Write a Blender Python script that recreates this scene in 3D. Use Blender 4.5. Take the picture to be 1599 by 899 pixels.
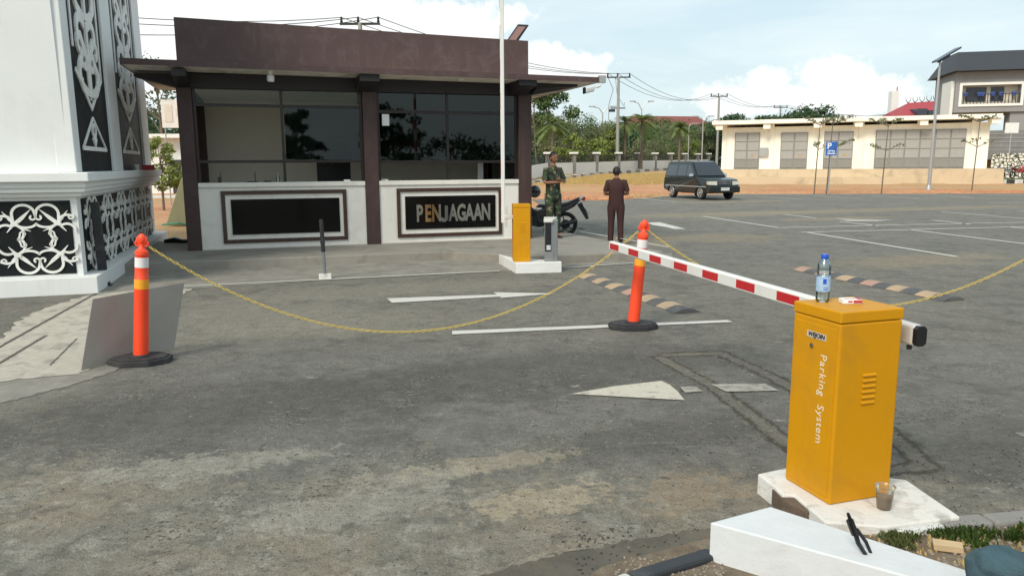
import bpy, math, random
import numpy as np
from mathutils import Matrix, Vector
R = math.radians
rng = np.random.RandomState(7)
random.seed(7)
sc = bpy.context.scene
for o in list(bpy.data.objects):
    bpy.data.objects.remove(o)
col = sc.collection

# ------------------------------------------------------------------ camera
FPX, CX, CY, CAMH = 1180.0, 799.5, 449.5, 1.7
_down = np.array([40., 7200., FPX]); _down /= np.linalg.norm(_down)
_up = -_down
_z = np.array([0, 0, 1.])
_fw = _z - _up * _z.dot(_up); _fw /= np.linalg.norm(_fw)
_rt = np.cross(_fw, _up)
if _rt[0] < 0: _rt = -_rt
RW = np.array([_rt, _fw, _up])          # world = RW @ (x right, y down, z forward)
cam_d = bpy.data.cameras.new('camera'); cam = bpy.data.objects.new('camera', cam_d); col.objects.link(cam)
cam.matrix_world = Matrix(((RW[0][0], -RW[0][1], -RW[0][2], 0), (RW[1][0], -RW[1][1], -RW[1][2], 0),
                           (RW[2][0], -RW[2][1], -RW[2][2], CAMH), (0, 0, 0, 1)))
cam_d.sensor_width = 36; cam_d.lens = FPX / 1599 * 36
cam_d.clip_start = .05; cam_d.clip_end = 3000
sc.camera = cam

def ray(x, y): return RW @ np.array([x - CX, y - CY, FPX])
def gp(x, y, z=0.):
    d = ray(x, y); t = (z - CAMH) / d[2]; return np.array([0, 0, CAMH]) + t * d
def at(x, y, Y):
    d = ray(x, y); t = Y / d[1]; return np.array([0, 0, CAMH]) + t * d
def onplane(x, y, o, ang):
    """pixel -> (distance along a vertical plane, height)"""
    d = (math.cos(ang), math.sin(ang)); r = ray(x, y)
    t, u = np.linalg.solve(np.array([[r[0], -d[0]], [r[1], -d[1]]]), np.array([o[0], o[1]]))
    return float(u), float(CAMH + t * r[2])

# ------------------------------------------------------------------ world, sun, exposure
SUN_EL, SUN_AZ = R(42), R(214)            # azimuth clockwise from +Y (towards the sun)
class NT:
    def __init__(s, tree): s.t = tree
    def n(s, typ, **kw):
        nd = s.t.nodes.new(typ)
        for k, v in kw.items(): setattr(nd, k, v)
        return nd
    def put(s, sock, v):
        if v is None: return
        if isinstance(v, bpy.types.NodeSocket): s.t.links.new(v, sock)
        else:
            if hasattr(sock.default_value, '__len__') and not hasattr(v, '__len__'): v = (v,) * len(sock.default_value)
            if hasattr(sock.default_value, '__len__') and len(sock.default_value) == 4 and len(v) == 3: v = (*v, 1)
            sock.default_value = v
    def m(s, op, a, b=None, c=None, clamp=False):
        nd = s.n('ShaderNodeMath', operation=op); nd.use_clamp = clamp
        s.put(nd.inputs[0], a); s.put(nd.inputs[1], b); s.put(nd.inputs[2], c) if c is not None else None
        return nd.outputs[0]
    def v(s, op, a, b=None, out=0):
        nd = s.n('ShaderNodeVectorMath', operation=op); s.put(nd.inputs[0], a); s.put(nd.inputs[1], b)
        return nd.outputs[out]
    def mix(s, f, a, b, blend='MIX'):
        nd = s.n('ShaderNodeMix', data_type='RGBA', blend_type=blend)
        s.put(nd.inputs[0], f); s.put(nd.inputs[6], a); s.put(nd.inputs[7], b)
        return nd.outputs[2]
    def noise(s, vec, scale, detail=4, rough=.55, dist=0., color=False):
        nd = s.n('ShaderNodeTexNoise'); s.put(nd.inputs['Vector'], vec); s.put(nd.inputs['Scale'], scale)
        s.put(nd.inputs['Detail'], detail); s.put(nd.inputs['Roughness'], rough); s.put(nd.inputs['Distortion'], dist)
        return nd.outputs[1 if color else 0]
    def ramp(s, x, lo, hi):
        nd = s.n('ShaderNodeMapRange', clamp=True); s.put(nd.inputs[0], x); s.put(nd.inputs[1], lo); s.put(nd.inputs[2], hi)
        return nd.outputs[0]
    def scale(s, vec, xyz):
        return s.v('MULTIPLY', vec, xyz)

world = bpy.data.worlds.new('World'); sc.world = world; world.use_nodes = True
wt = NT(world.node_tree)
for nd in list(wt.t.nodes): wt.t.nodes.remove(nd)
sky = wt.n('ShaderNodeTexSky', sky_type='NISHITA'); sky.sun_disc = False
sky.sun_elevation = SUN_EL; sky.sun_rotation = SUN_AZ; sky.air_density = 1.2; sky.dust_density = 2.5; sky.ozone_density = 1.0
tc = wt.n('ShaderNodeTexCoord').outputs['Generated']
sep = wt.n('ShaderNodeSeparateXYZ'); wt.put(sep.inputs[0], tc)
dz = wt.m('MAXIMUM', sep.outputs[2], 0.03)
pl = wt.n('ShaderNodeCombineXYZ'); wt.put(pl.inputs[0], wt.m('DIVIDE', sep.outputs[0], wt.m('ADD', dz, .12)))
wt.put(pl.inputs[1], wt.m('DIVIDE', sep.outputs[1], wt.m('ADD', dz, .12)))
thin = wt.ramp(wt.noise(pl.outputs[0], .9, 6, .6, .5), .42, .72)
# cumulus bank low on the right and haze cloud on the left
def blob(px, py, rx, ry):
    d = ray(px, py); d = d / np.linalg.norm(d)
    az, el = math.atan2(d[0], d[1]), math.asin(d[2])
    azn = wt.m('ARCTAN2', sep.outputs[0], sep.outputs[1]); eln = wt.m('ARCSINE', sep.outputs[2])
    a = wt.m('DIVIDE', wt.m('SUBTRACT', azn, az), rx / FPX); b = wt.m('DIVIDE', wt.m('SUBTRACT', eln, el), ry / FPX)
    return wt.m('SUBTRACT', 1.0, wt.m('SQRT', wt.m('ADD', wt.m('MULTIPLY', a, a), wt.m('MULTIPLY', b, b))))
mx = None
for b in ((1195, 125, 52, 26), (1300, 122, 72, 36), (1160, 158, 90, 30), (1330, 150, 130, 34), (1240, 150, 80, 26), (850, 85, 60, 25), (700, 30, 110, 45), (450, 10, 330, 55), (230, 30, 120, 120), (860, 105, 120, 25), (560, 20, 160, 40)):
    s_ = blob(*b); mx = s_ if mx is None else wt.m('MAXIMUM', mx, s_)
cn = wt.noise(tc, 26, 8, .62)
cum = wt.ramp(wt.m('ADD', mx, wt.m('MULTIPLY', wt.m('SUBTRACT', cn, .5), 2.0)), .10, .34)
lowhaze = wt.ramp(sep.outputs[2], .16, .0)
skyc = wt.mix(.62, sky.outputs[0], (6.9, 8.5, 9.0))
c1 = wt.mix(wt.m('MULTIPLY', thin, .45), skyc, (8.6, 9.0, 9.0))
c1 = wt.mix(wt.m('MULTIPLY', lowhaze, .35), c1, (7.0, 8.0, 8.8))
shade = wt.ramp(wt.noise(tc, 11, 5, .6), .35, .65)
cc = wt.mix(shade, (8.6, 8.8, 8.8), (10.4, 10.2, 9.7))
c2 = wt.mix(wt.m('MULTIPLY', cum, .75), c1, cc)
bg = wt.n('ShaderNodeBackground'); wt.put(bg.inputs[0], c2); bg.inputs[1].default_value = 0.095
wo = wt.n('ShaderNodeOutputWorld'); wt.t.links.new(bg.outputs[0], wo.inputs[0])

sun_d = bpy.data.lights.new('sun', 'SUN'); sun = bpy.data.objects.new('sun', sun_d); col.objects.link(sun)
sun_d.energy = 2.2; sun_d.angle = R(18); sun_d.color = (1, .93, .8)
sdir = Vector((math.sin(SUN_AZ) * math.cos(SUN_EL), math.cos(SUN_AZ) * math.cos(SUN_EL), math.sin(SUN_EL)))
sun.rotation_euler = sdir.to_track_quat('Z', 'Y').to_euler(); sun.location = (-20, -20, 30)
sc.view_settings.view_transform = 'Standard'; sc.view_settings.look = 'None'
sc.view_settings.exposure = 0.38; sc.view_settings.gamma = 1
sc.view_settings.use_curve_mapping = False
sc.cycles.max_bounces = 8; sc.cycles.transparent_max_bounces = 12

# ------------------------------------------------------------------ materials
def newmat(name):
    m = bpy.data.materials.new(name); m.use_nodes = True; t = NT(m.node_tree)
    b = m.node_tree.nodes['Principled BSDF']; return m, t, b
def srgb(r, g, b):
    f = lambda c: (c / 255 / 12.92) if c / 255 <= .04045 else ((c / 255 + .055) / 1.055) ** 2.4
    return (f(r), f(g), f(b))
def pm(name, c, rough=.6, metal=0., var=.12, scale=6., bump=0., dirt=None, dirtamt=.4, dscale=2.5, coat=0., spec=.5, bscale=60):
    m, t, b = newmat(name)
    tcx = t.n('ShaderNodeNewGeometry').outputs['Position']
    n1 = t.noise(tcx, scale, 5, .6)
    f = t.m('MULTIPLY_ADD', t.m('SUBTRACT', n1, .5), var * 2.5, 1.0)
    cl = t.mix(1.0, c, f, 'MULTIPLY')
    if dirt:
        d = t.ramp(t.noise(tcx, dscale, 8, .65, .6), .5, .68)
        cl = t.mix(t.m('MULTIPLY', d, dirtamt), cl, dirt)
    t.put(b.inputs['Base Color'], cl); t.put(b.inputs['Metallic'], metal)
    t.put(b.inputs['Roughness'], t.m('MULTIPLY_ADD', t.noise(tcx, scale * 2.3, 3), .2, rough - .1, clamp=True))
    b.inputs['Coat Weight'].default_value = coat; b.inputs['Coat Roughness'].default_value = .08
    b.inputs['Specular IOR Level'].default_value = spec
    if name in ('weathered_brown_paint', 'cream_wall_paint', 'white_masonry_paint', 'dark_brown_paint', 'cream_white_wall', 'grey_concrete', 'yellow_powder_coat'):
        mp = t.n('ShaderNodeMapping'); t.put(mp.inputs['Vector'], tcx); mp.inputs['Scale'].default_value = (9, 9, .55)
        stk = t.m('MULTIPLY', t.ramp(t.noise(mp.outputs[0], 1.0, 6, .65), .5, .72), t.ramp(t.noise(tcx, .8, 3), .4, .6))
        amt = {'weathered_brown_paint': .35, 'cream_wall_paint': .22, 'white_masonry_paint': .16, 'dark_brown_paint': .3, 'cream_white_wall': .2, 'grey_concrete': .5, 'yellow_powder_coat': .22}[name]
        sc2 = (.17, .12, .11) if 'brown' in name else ((.33, .17, .03) if 'yellow' in name else (.36, .33, .28))
        cl2 = t.mix(t.m('MULTIPLY', stk, amt), cl, sc2); t.put(b.inputs['Base Color'], cl2)
    if bump:
        bn = t.n('ShaderNodeBump'); bn.inputs['Strength'].default_value = bump; bn.inputs['Distance'].default_value = .02
        t.put(bn.inputs['Height'], t.noise(tcx, bscale, 4, .6)); t.put(b.inputs['Normal'], bn.outputs[0])
    return m
X = {}
X['yellow'] = pm('yellow_powder_coat', (.58, .262, .001), .5, var=.04, scale=3, bump=.04, bscale=300, spec=.25, dirt=(.40, .19, .02), dirtamt=.35, dscale=4)
X['orange'] = pm('orange_plastic', (.93, .07, .018), .45, var=.05, dirt=(.25, .1, .06), dirtamt=.25)
X['reflwhite'] = pm('reflective_white', (.75, .72, .72), .35)
X['reflyel'] = pm('reflective_amber', (.85, .36, .02), .4)
X['rubber'] = pm('black_rubber', (.025, .025, .028), .75, dirt=(.12, .11, .1), dirtamt=.35, bump=.15)
X['chain'] = pm('yellow_plastic', (.60, .44, .09), .5, var=.08)
X['white'] = pm('white_paint', (.74, .74, .72), .6, var=.04, dirt=(.5, .47, .42), dirtamt=.35, dscale=1.2, bump=.05)
X['towerwhite'] = pm('white_masonry_paint', (.74, .75, .74), .7, var=.05, scale=1.1, dirt=(.58, .56, .5), dirtamt=.3, dscale=.9, bump=.08, bscale=30)
X['plinthwhite'] = pm('white_concrete_paint', (.68, .66, .62), .75, var=.1, scale=9, dirt=(.3, .27, .23), dirtamt=.7, dscale=7, bump=.3)
X['blockwhite'] = pm('fresh_white_paint', (.62, .64, .65), .6, var=.08, scale=6, bump=.12, bscale=30, dirt=(.45, .43, .39), dirtamt=.45, dscale=3)
X['boothwhite'] = pm('cream_wall_paint', (.76, .73, .67), .65, var=.04, scale=2, dirt=(.4, .37, .33), dirtamt=.25)
X['brown'] = pm('dark_brown_paint', (.052, .026, .022), .55, var=.12, scale=2.5, dirt=(.10, .07, .07), dirtamt=.3, dscale=3)
X['brownsc'] = pm('weathered_brown_paint', (.072, .040, .038), .6, var=.14, scale=1.5, dirt=(.13, .09, .09), dirtamt=.45, dscale=4, bump=.1)
X['brownframe'] = pm('brown_tile_frame', (.055, .028, .02), .3)
X['granite'] = pm('black_granite', (.003, .003, .0035), .12, var=.3, scale=60, spec=.25)
X['soffit'] = pm('bare_concrete_soffit', (.80, .73, .63), .85, var=.2, scale=3, dirt=(.1, .08, .06), dirtamt=.7, dscale=2)
X['darkwood'] = pm('black_brown_beam', (.02, .016, .018), .6)
X['alu'] = pm('dark_aluminium', (.022, .016, .014), .35, .3)
X['steel'] = pm('brushed_steel', (.45, .45, .45), .32, .9, var=.08, scale=30)
X['sheet'] = pm('grey_sheet_metal', (.29, .275, .245), .6, .15, var=.06, scale=2, dirt=(.2, .17, .13), dirtamt=.3)
X['letter'] = pm('letter_steel', (.5, .5, .48), .10, .95, var=.1, scale=30)
X['greycoat'] = pm('grey_metal_paint', (.22, .235, .25), .4, .4)
X['blackmetal'] = pm('black_metal', (.022, .024, .026), .5, .2, dirt=(.10, .11, .1), dirtamt=.3, dscale=8)
X['blackplastic'] = pm('black_plastic', (.012, .012, .014), .3)
X['keys'] = pm('light_keys', (.75, .75, .74), .5)
X['red'] = pm('red_reflective', (.50, .015, .02), .4)
X['armwhite'] = pm('white_arm_paint', (.72, .71, .68), .4, var=.03, dirt=(.5, .47, .42), dirtamt=.3)
X['silver'] = pm('silver_bracket', (.66, .62, .58), .4, .25)
X['text'] = pm('pale_sticker', (.75, .66, .5), .5)
X['chrome'] = pm('chrome', (.6, .6, .6), .15, 1.)
X['interior'] = pm('beige_interior_wall', (.86, .80, .68), .8, var=.03)
X['intfloor'] = pm('tile_floor', (.6, .57, .5), .5)
X['ceiling'] = pm('ceiling_board', (.75, .72, .66), .8)
X['lampwhite'] = pm('opal_glass', (.7, .7, .66), .3)
X['paper'] = pm('paper', (.8, .8, .8), .8)
X['wood'] = pm('raw_pine', (.52, .38, .22), .7, var=.15, scale=14)
X['dirtbrown'] = pm('brown_mortar', (.12, .085, .06), .9, var=.3, scale=12, bump=.5)
X['humpblk'] = pm('hump_rubber', (.085, .085, .085), .75, dirt=(.2, .19, .17), dirtamt=.5, bump=.2)
X['humpyel'] = pm('hump_faded_paint', (.42, .30, .19), .75, var=.2, scale=10, dirt=(.25, .2, .16), dirtamt=.5)
X['humpred'] = pm('hump_pink_paint', (.40, .24, .18), .75, var=.2, scale=10, dirt=(.25, .2, .16), dirtamt=.5)
X['platform'] = pm('platform_concrete', (.27, .25, .215), .85, var=.18, scale=2.2, dirt=(.14, .12, .095), dirtamt=.6, dscale=1.6, bump=.25, bscale=25)
X['apron'] = pm('cement_apron', (.225, .21, .18), .9, var=.45, scale=3, dirt=(.32, .30, .25), dirtamt=.6, dscale=3.2, bump=.3, bscale=60)
X['cementlight'] = pm('pale_cement_screed', (.42, .385, .32), .9, var=.25, scale=11, dirt=(.21, .195, .17), dirtamt=.8, dscale=4.5, bump=.25, bscale=70)
X['trench'] = pm('wet_cement', (.23, .21, .18), .7, var=.25, scale=5, dirt=(.1, .085, .07), dirtamt=.7, dscale=5, bump=.3, bscale=15)
X['trenchdk'] = pm('damp_cement_edge', (.10, .085, .07), .75, var=.3, scale=8, bump=.4, bscale=20)
X['gutter'] = pm('damp_gutter_dirt', (.095, .084, .064), .75, var=.5, scale=4, dirt=(.16, .12, .075), dirtamt=.7, dscale=5, bump=.6, bscale=14)
X['kerb'] = pm('kerb_concrete', (.24, .23, .215), .85, var=.15, dirt=(.14, .13, .12), dirtamt=.5, bump=.3)
X['kerbblk'] = pm('kerb_black_paint', (.03, .035, .042), .6, dirt=(.15, .14, .13), dirtamt=.4, bump=.3)
X['kerbwht'] = pm('kerb_white_paint', (.62, .62, .6), .7, dirt=(.3, .28, .25), dirtamt=.5, bump=.3)
X['skin'] = pm('brown_skin', (.23, .105, .06), .55, var=.06)
X['hair'] = pm('black_hair', (.012, .011, .011), .6)
X['brownshirt'] = pm('maroon_uniform', (.042, .015, .014), .85, var=.15)
X['jeans'] = pm('teal_denim', (.05, .10, .125), .9, var=.3, scale=9, dirt=(.10, .15, .17), dirtamt=.5, dscale=9, bump=.5, bscale=220)
X['navy'] = pm('navy_knit', (.012, .025, .07), .9, var=.2, scale=30, bump=.6, bscale=120)
X['darkcloth'] = pm('dark_shirt', (.03, .022, .022), .9)
X['shoe'] = pm('black_shoe', (.012, .012, .012), .4)
X['concretegrey'] = pm('grey_concrete', (.20, .19, .18), .85, var=.15, scale=1.5, dirt=(.1, .09, .08), dirtamt=.5, dscale=.6)
X['sunwhite'] = pm('cream_white_wall', (.92, .88, .77), .75, var=.05, scale=.5, dirt=(.6, .53, .42), dirtamt=.3, dscale=.35)
X['steelDoor'] = pm('grey_steel_door', (.36, .35, .33), .5, .1)
X['steelDoor2'] = pm('grey_steel_door_lower', (.25, .24, .22), .5, .1)
X['steelFrame'] = pm('door_frame_grey', (.24, .24, .23), .5)
X['doorPlinth'] = pm('sandy_concrete', (.62, .49, .33), .85, var=.1, scale=.8, dirt=(.3, .22, .15), dirtamt=.5, dscale=.7)
X['roofdark'] = pm('charcoal_roof_tile', (.035, .038, .045), .6)
X['greywall'] = pm('grey_render', (.27, .265, .27), .8, dirt=(.18, .16, .15), dirtamt=.4, dscale=.4)
X['wallwhite'] = pm('white_render', (.78, .77, .73), .8)
X['redroof'] = pm('red_roof', (.36, .05, .06), .6)
X['redroof2'] = pm('faded_red_roof', (.22, .06, .05), .7)
X['winblk'] = pm('dark_window', (.05, .055, .07), .2)
X['curtain'] = pm('pale_curtain', (.7, .62, .52), .9)
X['bluecloth'] = pm('blue_fabric', (.05, .1, .35), .8)
X['pole'] = pm('concrete_pole', (.30, .30, .28), .7)
X['galv'] = pm('galvanised_steel', (.42, .42, .41), .45, .5)
X['wire'] = pm('black_wire', (.02, .02, .02), .6)
X['cable'] = pm('black_cable', (.008, .008, .01), .4)
X['carpaint'] = pm('dark_green_car_paint', (.004, .011, .010), .3, .2, var=.03, coat=.5)
X['tyre'] = pm('tyre_rubber', (.015, .015, .016), .8)
X['rim'] = pm('alloy_rim', (.55, .55, .53), .3, .8)
X['carglass'] = pm('tinted_car_glass', (.012, .014, .022), .06, 0., coat=1.)
X['headlamp'] = pm('headlamp_lens', (.62, .58, .5), .12, .3)
X['blue'] = pm('blue_sign', (.02, .12, .45), .4)
X['cigred'] = pm('red_print', (.45, .05, .05), .5)
X['trunk'] = pm('bark', (.17, .13, .095), .9, var=.25, scale=5, bump=.5)
X['tarp'] = pm('olive_tarp', (.22, .22, .13), .7)
X['hose'] = pm('green_hose', (.02, .25, .14), .5)
X['roofsolar'] = pm('solar_panel', (.02, .025, .04), .2)
X['brownbike'] = pm('motorbike_fairing', (.012, .012, .015), .2, coat=.6)
X['helmet'] = pm('grey_helmet', (.07, .075, .085), .3, coat=.4)
X['palmhair'] = pm('dry_frond', (.25, .15, .06), .9)
X['pebble'] = pm('stone_chip', (.24, .20, .155), .9, var=.4, scale=20)
X['pebbledark'] = pm('dark_chip', (.04, .038, .035), .9, var=.3, scale=20)
X['bottlecap'] = pm('blue_cap', (.02, .09, .55), .35)
X['coffee'] = pm('coffee_dregs', (.45, .30, .17), .5)

def glassmat(name, tint, alpha_t, rough=0.02, mul=1.0):
    """tinted pane: mirror reflection over a partly see-through tint"""
    m, t, b = newmat(name)
    tr = t.n('ShaderNodeBsdfTransparent'); t.put(tr.inputs[0], tint)
    gl = t.n('ShaderNodeBsdfGlossy'); gl.inputs['Roughness'].default_value = rough; t.put(gl.inputs[0], (.9, .95, .95))
    fr = t.n('ShaderNodeFresnel'); fr.inputs[0].default_value = 1.5
    f = t.m('MULTIPLY_ADD', fr.outputs[0], mul, alpha_t, clamp=True)
    mx_ = t.n('ShaderNodeMixShader'); t.put(mx_.inputs[0], f); t.t.links.new(tr.outputs[0], mx_.inputs[1]); t.t.links.new(gl.outputs[0], mx_.inputs[2])
    t.t.links.new(mx_.outputs[0], t.t.nodes['Material Output'].inputs[0]); return m
X['tint'] = glassmat('tinted_window_glass', (.16, .2, .2), .0)
X['clear'] = glassmat('clear_window_glass', (.85, .85, .8), .0, mul=.4)
X['bottle'] = glassmat('clear_blue_plastic', (.86, .95, .98), .10, .12)
X['cup'] = glassmat('thin_cup_plastic', (.97, .95, .92), .06, .35)

def leafmat(name, c1, c2, tr=.25):
    m, t, b = newmat(name)
    g = t.n('ShaderNodeNewGeometry')
    n1 = t.noise(g.outputs['Position'], 1.1, 3, .6)
    cl = t.mix(t.ramp(n1, .38, .62), c1, c2)
    n2 = t.noise(g.outputs['Position'], 14, 2)
    cl = t.mix(1., cl, t.m('MULTIPLY_ADD', n2, .9, .55), 'MULTIPLY')
    d = t.n('ShaderNodeBsdfDiffuse'); t.put(d.inputs[0], cl)
    tl = t.n('ShaderNodeBsdfTranslucent'); t.put(tl.inputs[0], cl)
    ms = t.n('ShaderNodeMixShader'); ms.inputs[0].default_value = tr
    t.t.links.new(d.outputs[0], ms.inputs[1]); t.t.links.new(tl.outputs[0], ms.inputs[2])
    t.t.links.new(ms.outputs[0], t.t.nodes['Material Output'].inputs[0]); return m
X['leaf'] = leafmat('leaf_green', (.085, .135, .055), (.14, .20, .08))
X['leafdark'] = leafmat('leaf_dark', (.065, .11, .06), (.10, .15, .08))
X['leaflight'] = leafmat('leaf_yellow_green', (.19, .24, .07), (.27, .32, .10))
X['leafolive'] = leafmat('leaf_olive', (.16, .18, .10), (.23, .25, .14))
X['palm'] = leafmat('palm_frond', (.14, .19, .07), (.21, .26, .10))
X['grass'] = leafmat('grass_blade', (.055, .09, .025), (.15, .16, .07))
X['drygrass'] = leafmat('dry_grass_blade', (.46, .34, .14), (.55, .40, .18))

def asphalt_mat():
    m, t, b = newmat('dusty_asphalt')
    p = t.n('ShaderNodeNewGeometry').outputs['Position']
    sp_ = t.n('ShaderNodeSeparateXYZ'); t.put(sp_.inputs[0], p); PX_, PY_ = sp_.outputs[0], sp_.outputs[1]
    def nz(off, sc_, det=5, ro=.6, di=0.): return t.noise(t.v('ADD', p, (off, off * .7, 0)), sc_, det, ro, di)
    big = nz(0, .35, 6, .6, .3); mid = nz(3, 2.2, 8, .72, .4); mott = nz(8, 7, 7, .78, .3); f25 = nz(1, 24, 5, .8); f90 = nz(2, 95, 3, .8); grit = nz(5, 190, 2, .7)
    c = t.mix(t.ramp(big, .3, .7), (.180, .175, .160), (.232, .224, .202))
    rot = t.n('ShaderNodeMapping'); t.put(rot.inputs['Vector'], p); rot.inputs['Rotation'].default_value = (0, 0, R(-16)); rot.inputs['Scale'].default_value = (.35, 1.6, 1)
    st = t.noise(rot.outputs[0], 1.0, 8, .7, .3)
    c = t.mix(t.m('MULTIPLY', t.ramp(st, .50, .70), .5), c, (.27, .25, .21))
    # the driven lane: browner and lighter
    lane = t.m('MULTIPLY', t.ramp(PY_, 6.6, 7.6), t.ramp(PY_, 15, 11))
    c = t.mix(t.m('MULTIPLY', lane, .38), c, (.245, .225, .19))
    c = t.mix(t.m('MULTIPLY', t.ramp(mid, .48, .62), .5), c, (.105, .102, .092))
    def blobm(x, y, rx, ry, ang=17.6, sharp=1.0, ns=3.0, na=1.1):
        mp = t.n('ShaderNodeMapping', vector_type='TEXTURE'); t.put(mp.inputs['Vector'], p)
        mp.inputs['Location'].default_value = (x, y, 0); mp.inputs['Rotation'].default_value = (0, 0, R(ang)); mp.inputs['Scale'].default_value = (rx, ry, 1)
        sp = t.v('MULTIPLY', mp.outputs[0], (1, 1, 0)); d = t.v('LENGTH', sp, None, out=1)
        v_ = t.m('ADD', t.m('SUBTRACT', 1.0, d), t.m('MULTIPLY', t.m('SUBTRACT', t.noise(p, ns, 9, .7), .5), na * 2))
        return t.ramp(v_, .0, .5 * sharp)
    for (x, y, rx, ry) in ((-2.2, 5.15, 3.2, .85), (1.0, 4.6, 1.2, .35), (.4, 6.1, 3.0, .8), (3.1, 4.2, 1.3, .55)):
        c = t.mix(t.m('MULTIPLY', blobm(x, y, rx, ry, ns=2.0), .6), c, (.115, .112, .098))
    # cement dust spilled over the near part
    pm_ = t.ramp(t.m('ADD', t.m('SUBTRACT', t.m('MULTIPLY_ADD', PX_, -.06, 4.15), PY_), t.m('ADD', t.m('MULTIPLY', t.m('SUBTRACT', nz(11, 1.1, 4, .6), .5), 1.6), t.m('MULTIPLY', t.m('SUBTRACT', nz(12, 7, 9, .8), .5), 2.6))), .0, .35)
    dcol = t.mix(t.ramp(nz(14, 1.6, 5, .65), .42, .6), (.235, .225, .195), (.31, .27, .21))
    dcol = t.mix(t.ramp(nz(17, 4.2, 9, .8), .51, .58), dcol, (.37, .345, .30))
    dcol = t.mix(t.m('MULTIPLY', t.ramp(nz(19, 6.5, 9, .8), .52, .59), .75), dcol, (.15, .142, .122))
    c = t.mix(t.m('MULTIPLY', pm_, .82), c, dcol)
    for i, (x, y, rx, ry) in enumerate(((-1.75, 4.15, .7, .17), (-.55, 3.95, .4, .14), (-.1, 4.15, .5, .14), (.15, 3.65, .35, .18), (.95, 3.75, .35, .22), (-.85, 3.55, .6, .2))):
        c = t.mix(t.m('MULTIPLY', blobm(x, y, rx, ry, ns=9, na=2.2, sharp=.5), .62), c, [(.40, .375, .325), (.38, .355, .30), (.40, .35, .27), (.48, .40, .29), (.34, .27, .19), (.38, .355, .31)][i])
    for (x, y, rx, ry) in ((7.5, 25.5, 5, 1.4), (14, 27.5, 9, 1.1), (10, 23.2, 2.6, .7), (4.6, 17.3, 2.2, 1.2), (2.4, 16.6, 1.4, 1.6), (7, 13, 2.5, .8), (9.5, 33.5, 4, 1.0)):
        c = t.mix(t.m('MULTIPLY', blobm(x, y, rx, ry, ns=.9), .55), c, (.32, .265, .19))
    for (x, y, rx, ry) in ((-3.2, 8.4, 1.6, 1.5), (-1.6, 10.3, 2.6, .7), (-4.3, 5.2, 1.2, 1.2), (-2.0, 8.0, 1.8, .8)):
        c = t.mix(t.m('MULTIPLY', blobm(x, y, rx, ry, ns=2.0), .6), c, (.29, .268, .225))
    vor = t.n('ShaderNodeTexVoronoi'); t.put(vor.inputs['Vector'], t.v('ADD', p, t.v('MULTIPLY', t.noise(p, 12, 5, .7, color=True), (.28, .16, 0)))); vor.inputs['Scale'].default_value = 3.4
    sp = t.m('MULTIPLY', t.ramp(vor.outputs['Distance'], .11, .07), t.ramp(nz(23, 1.1, 4), .48, .55))
    c = t.mix(t.m('MULTIPLY', sp, .7), c, (.40, .375, .33))
    def seg(A, B):
        a = gp(*A)[:2]; b_ = gp(*B)[:2]; ba = b_ - a; L2 = float(ba.dot(ba))
        pa = t.v('MULTIPLY', t.v('SUBTRACT', p, (a[0], a[1], 0)), (1, 1, 0)); h = t.m('MULTIPLY', t.v('DOT_PRODUCT', pa, (ba[0], ba[1], 0), out=1), 1 / L2, clamp=True)
        sc_ = t.n('ShaderNodeVectorMath', operation='SCALE'); sc_.inputs[0].default_value = (ba[0], ba[1], 0); t.put(sc_.inputs['Scale'], h)
        return t.v('LENGTH', t.v('SUBTRACT', pa, sc_.outputs[0]), None, out=1)
    dm = None
    for A, B in (((1030, 558), (1110, 600)), ((1110, 600), (1250, 708)), ((1040, 554), (1125, 551)), ((1125, 551), (1210, 590)), ((1210, 590), (1330, 660)), ((1380, 668), (1446, 728)), ((1446, 728), (1300, 742))):
        d_ = seg(A, B); dm = d_ if dm is None else t.m('MINIMUM', dm, d_)
    dn = t.m('ADD', dm, t.m('MULTIPLY', t.m('SUBTRACT', nz(31, 9, 8, .72), .5), .16))
    dn2 = t.m('ADD', dm, t.m('MULTIPLY', t.m('SUBTRACT', nz(37, 3.0, 8, .75), .5), .62))
    c = t.mix(t.m('MULTIPLY', t.ramp(dn2, .09, .03), .85), c, (.075, .068, .055))
    c = t.mix(t.m('MULTIPLY', t.ramp(dn, .085, .07), .95), c, (.088, .078, .062))
    c = t.mix(t.m('MULTIPLY', t.ramp(dn, .060, .035), .9), c, t.mix(nz(41, 6, 3), (.16, .145, .12), (.25, .235, .205)))
    c = t.mix(1., c, (1.0, .99, .955), 'MULTIPLY')
    c = t.mix(1., c, t.m('MULTIPLY_ADD', t.ramp(mott, .3, .7), .42, .80), 'MULTIPLY')
    c = t.mix(1., c, t.m('MULTIPLY_ADD', t.ramp(f25, .3, .7), .38, .81), 'MULTIPLY')
    c = t.mix(1., c, t.m('MULTIPLY_ADD', t.ramp(f90, .3, .7), .55, .72), 'MULTIPLY')
    near = t.ramp(PY_, 9.0, 3.5); cl_ = nz(43, 1.7, 5, .65); cl2 = nz(47, 2.3, 5, .65)
    pit = t.ramp(t.m('ADD', nz(51, 42, 3, .6), t.m('MULTIPLY', t.m('SUBTRACT', cl_, .5), .45)), .63, .67)
    c = t.mix(t.m('MULTIPLY', pit, .75), c, (.045, .042, .036))
    pit2 = t.ramp(t.m('ADD', nz(53, 16, 5, .7), t.m('MULTIPLY', t.m('SUBTRACT', cl2, .5), .6)), .64, .69)
    c = t.mix(t.m('MULTIPLY', pit2, .55), c, (.062, .058, .048))
    chip = t.ramp(t.m('ADD', nz(57, 34, 3, .6), t.m('MULTIPLY', t.m('SUBTRACT', cl2, .5), .4)), .655, .69)
    c = t.mix(t.m('MULTIPLY', chip, .7), c, (.42, .39, .33))
    c = t.mix(t.m('MULTIPLY', t.ramp(grit, .60, .66), .45), c, (.05, .047, .04))
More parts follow.
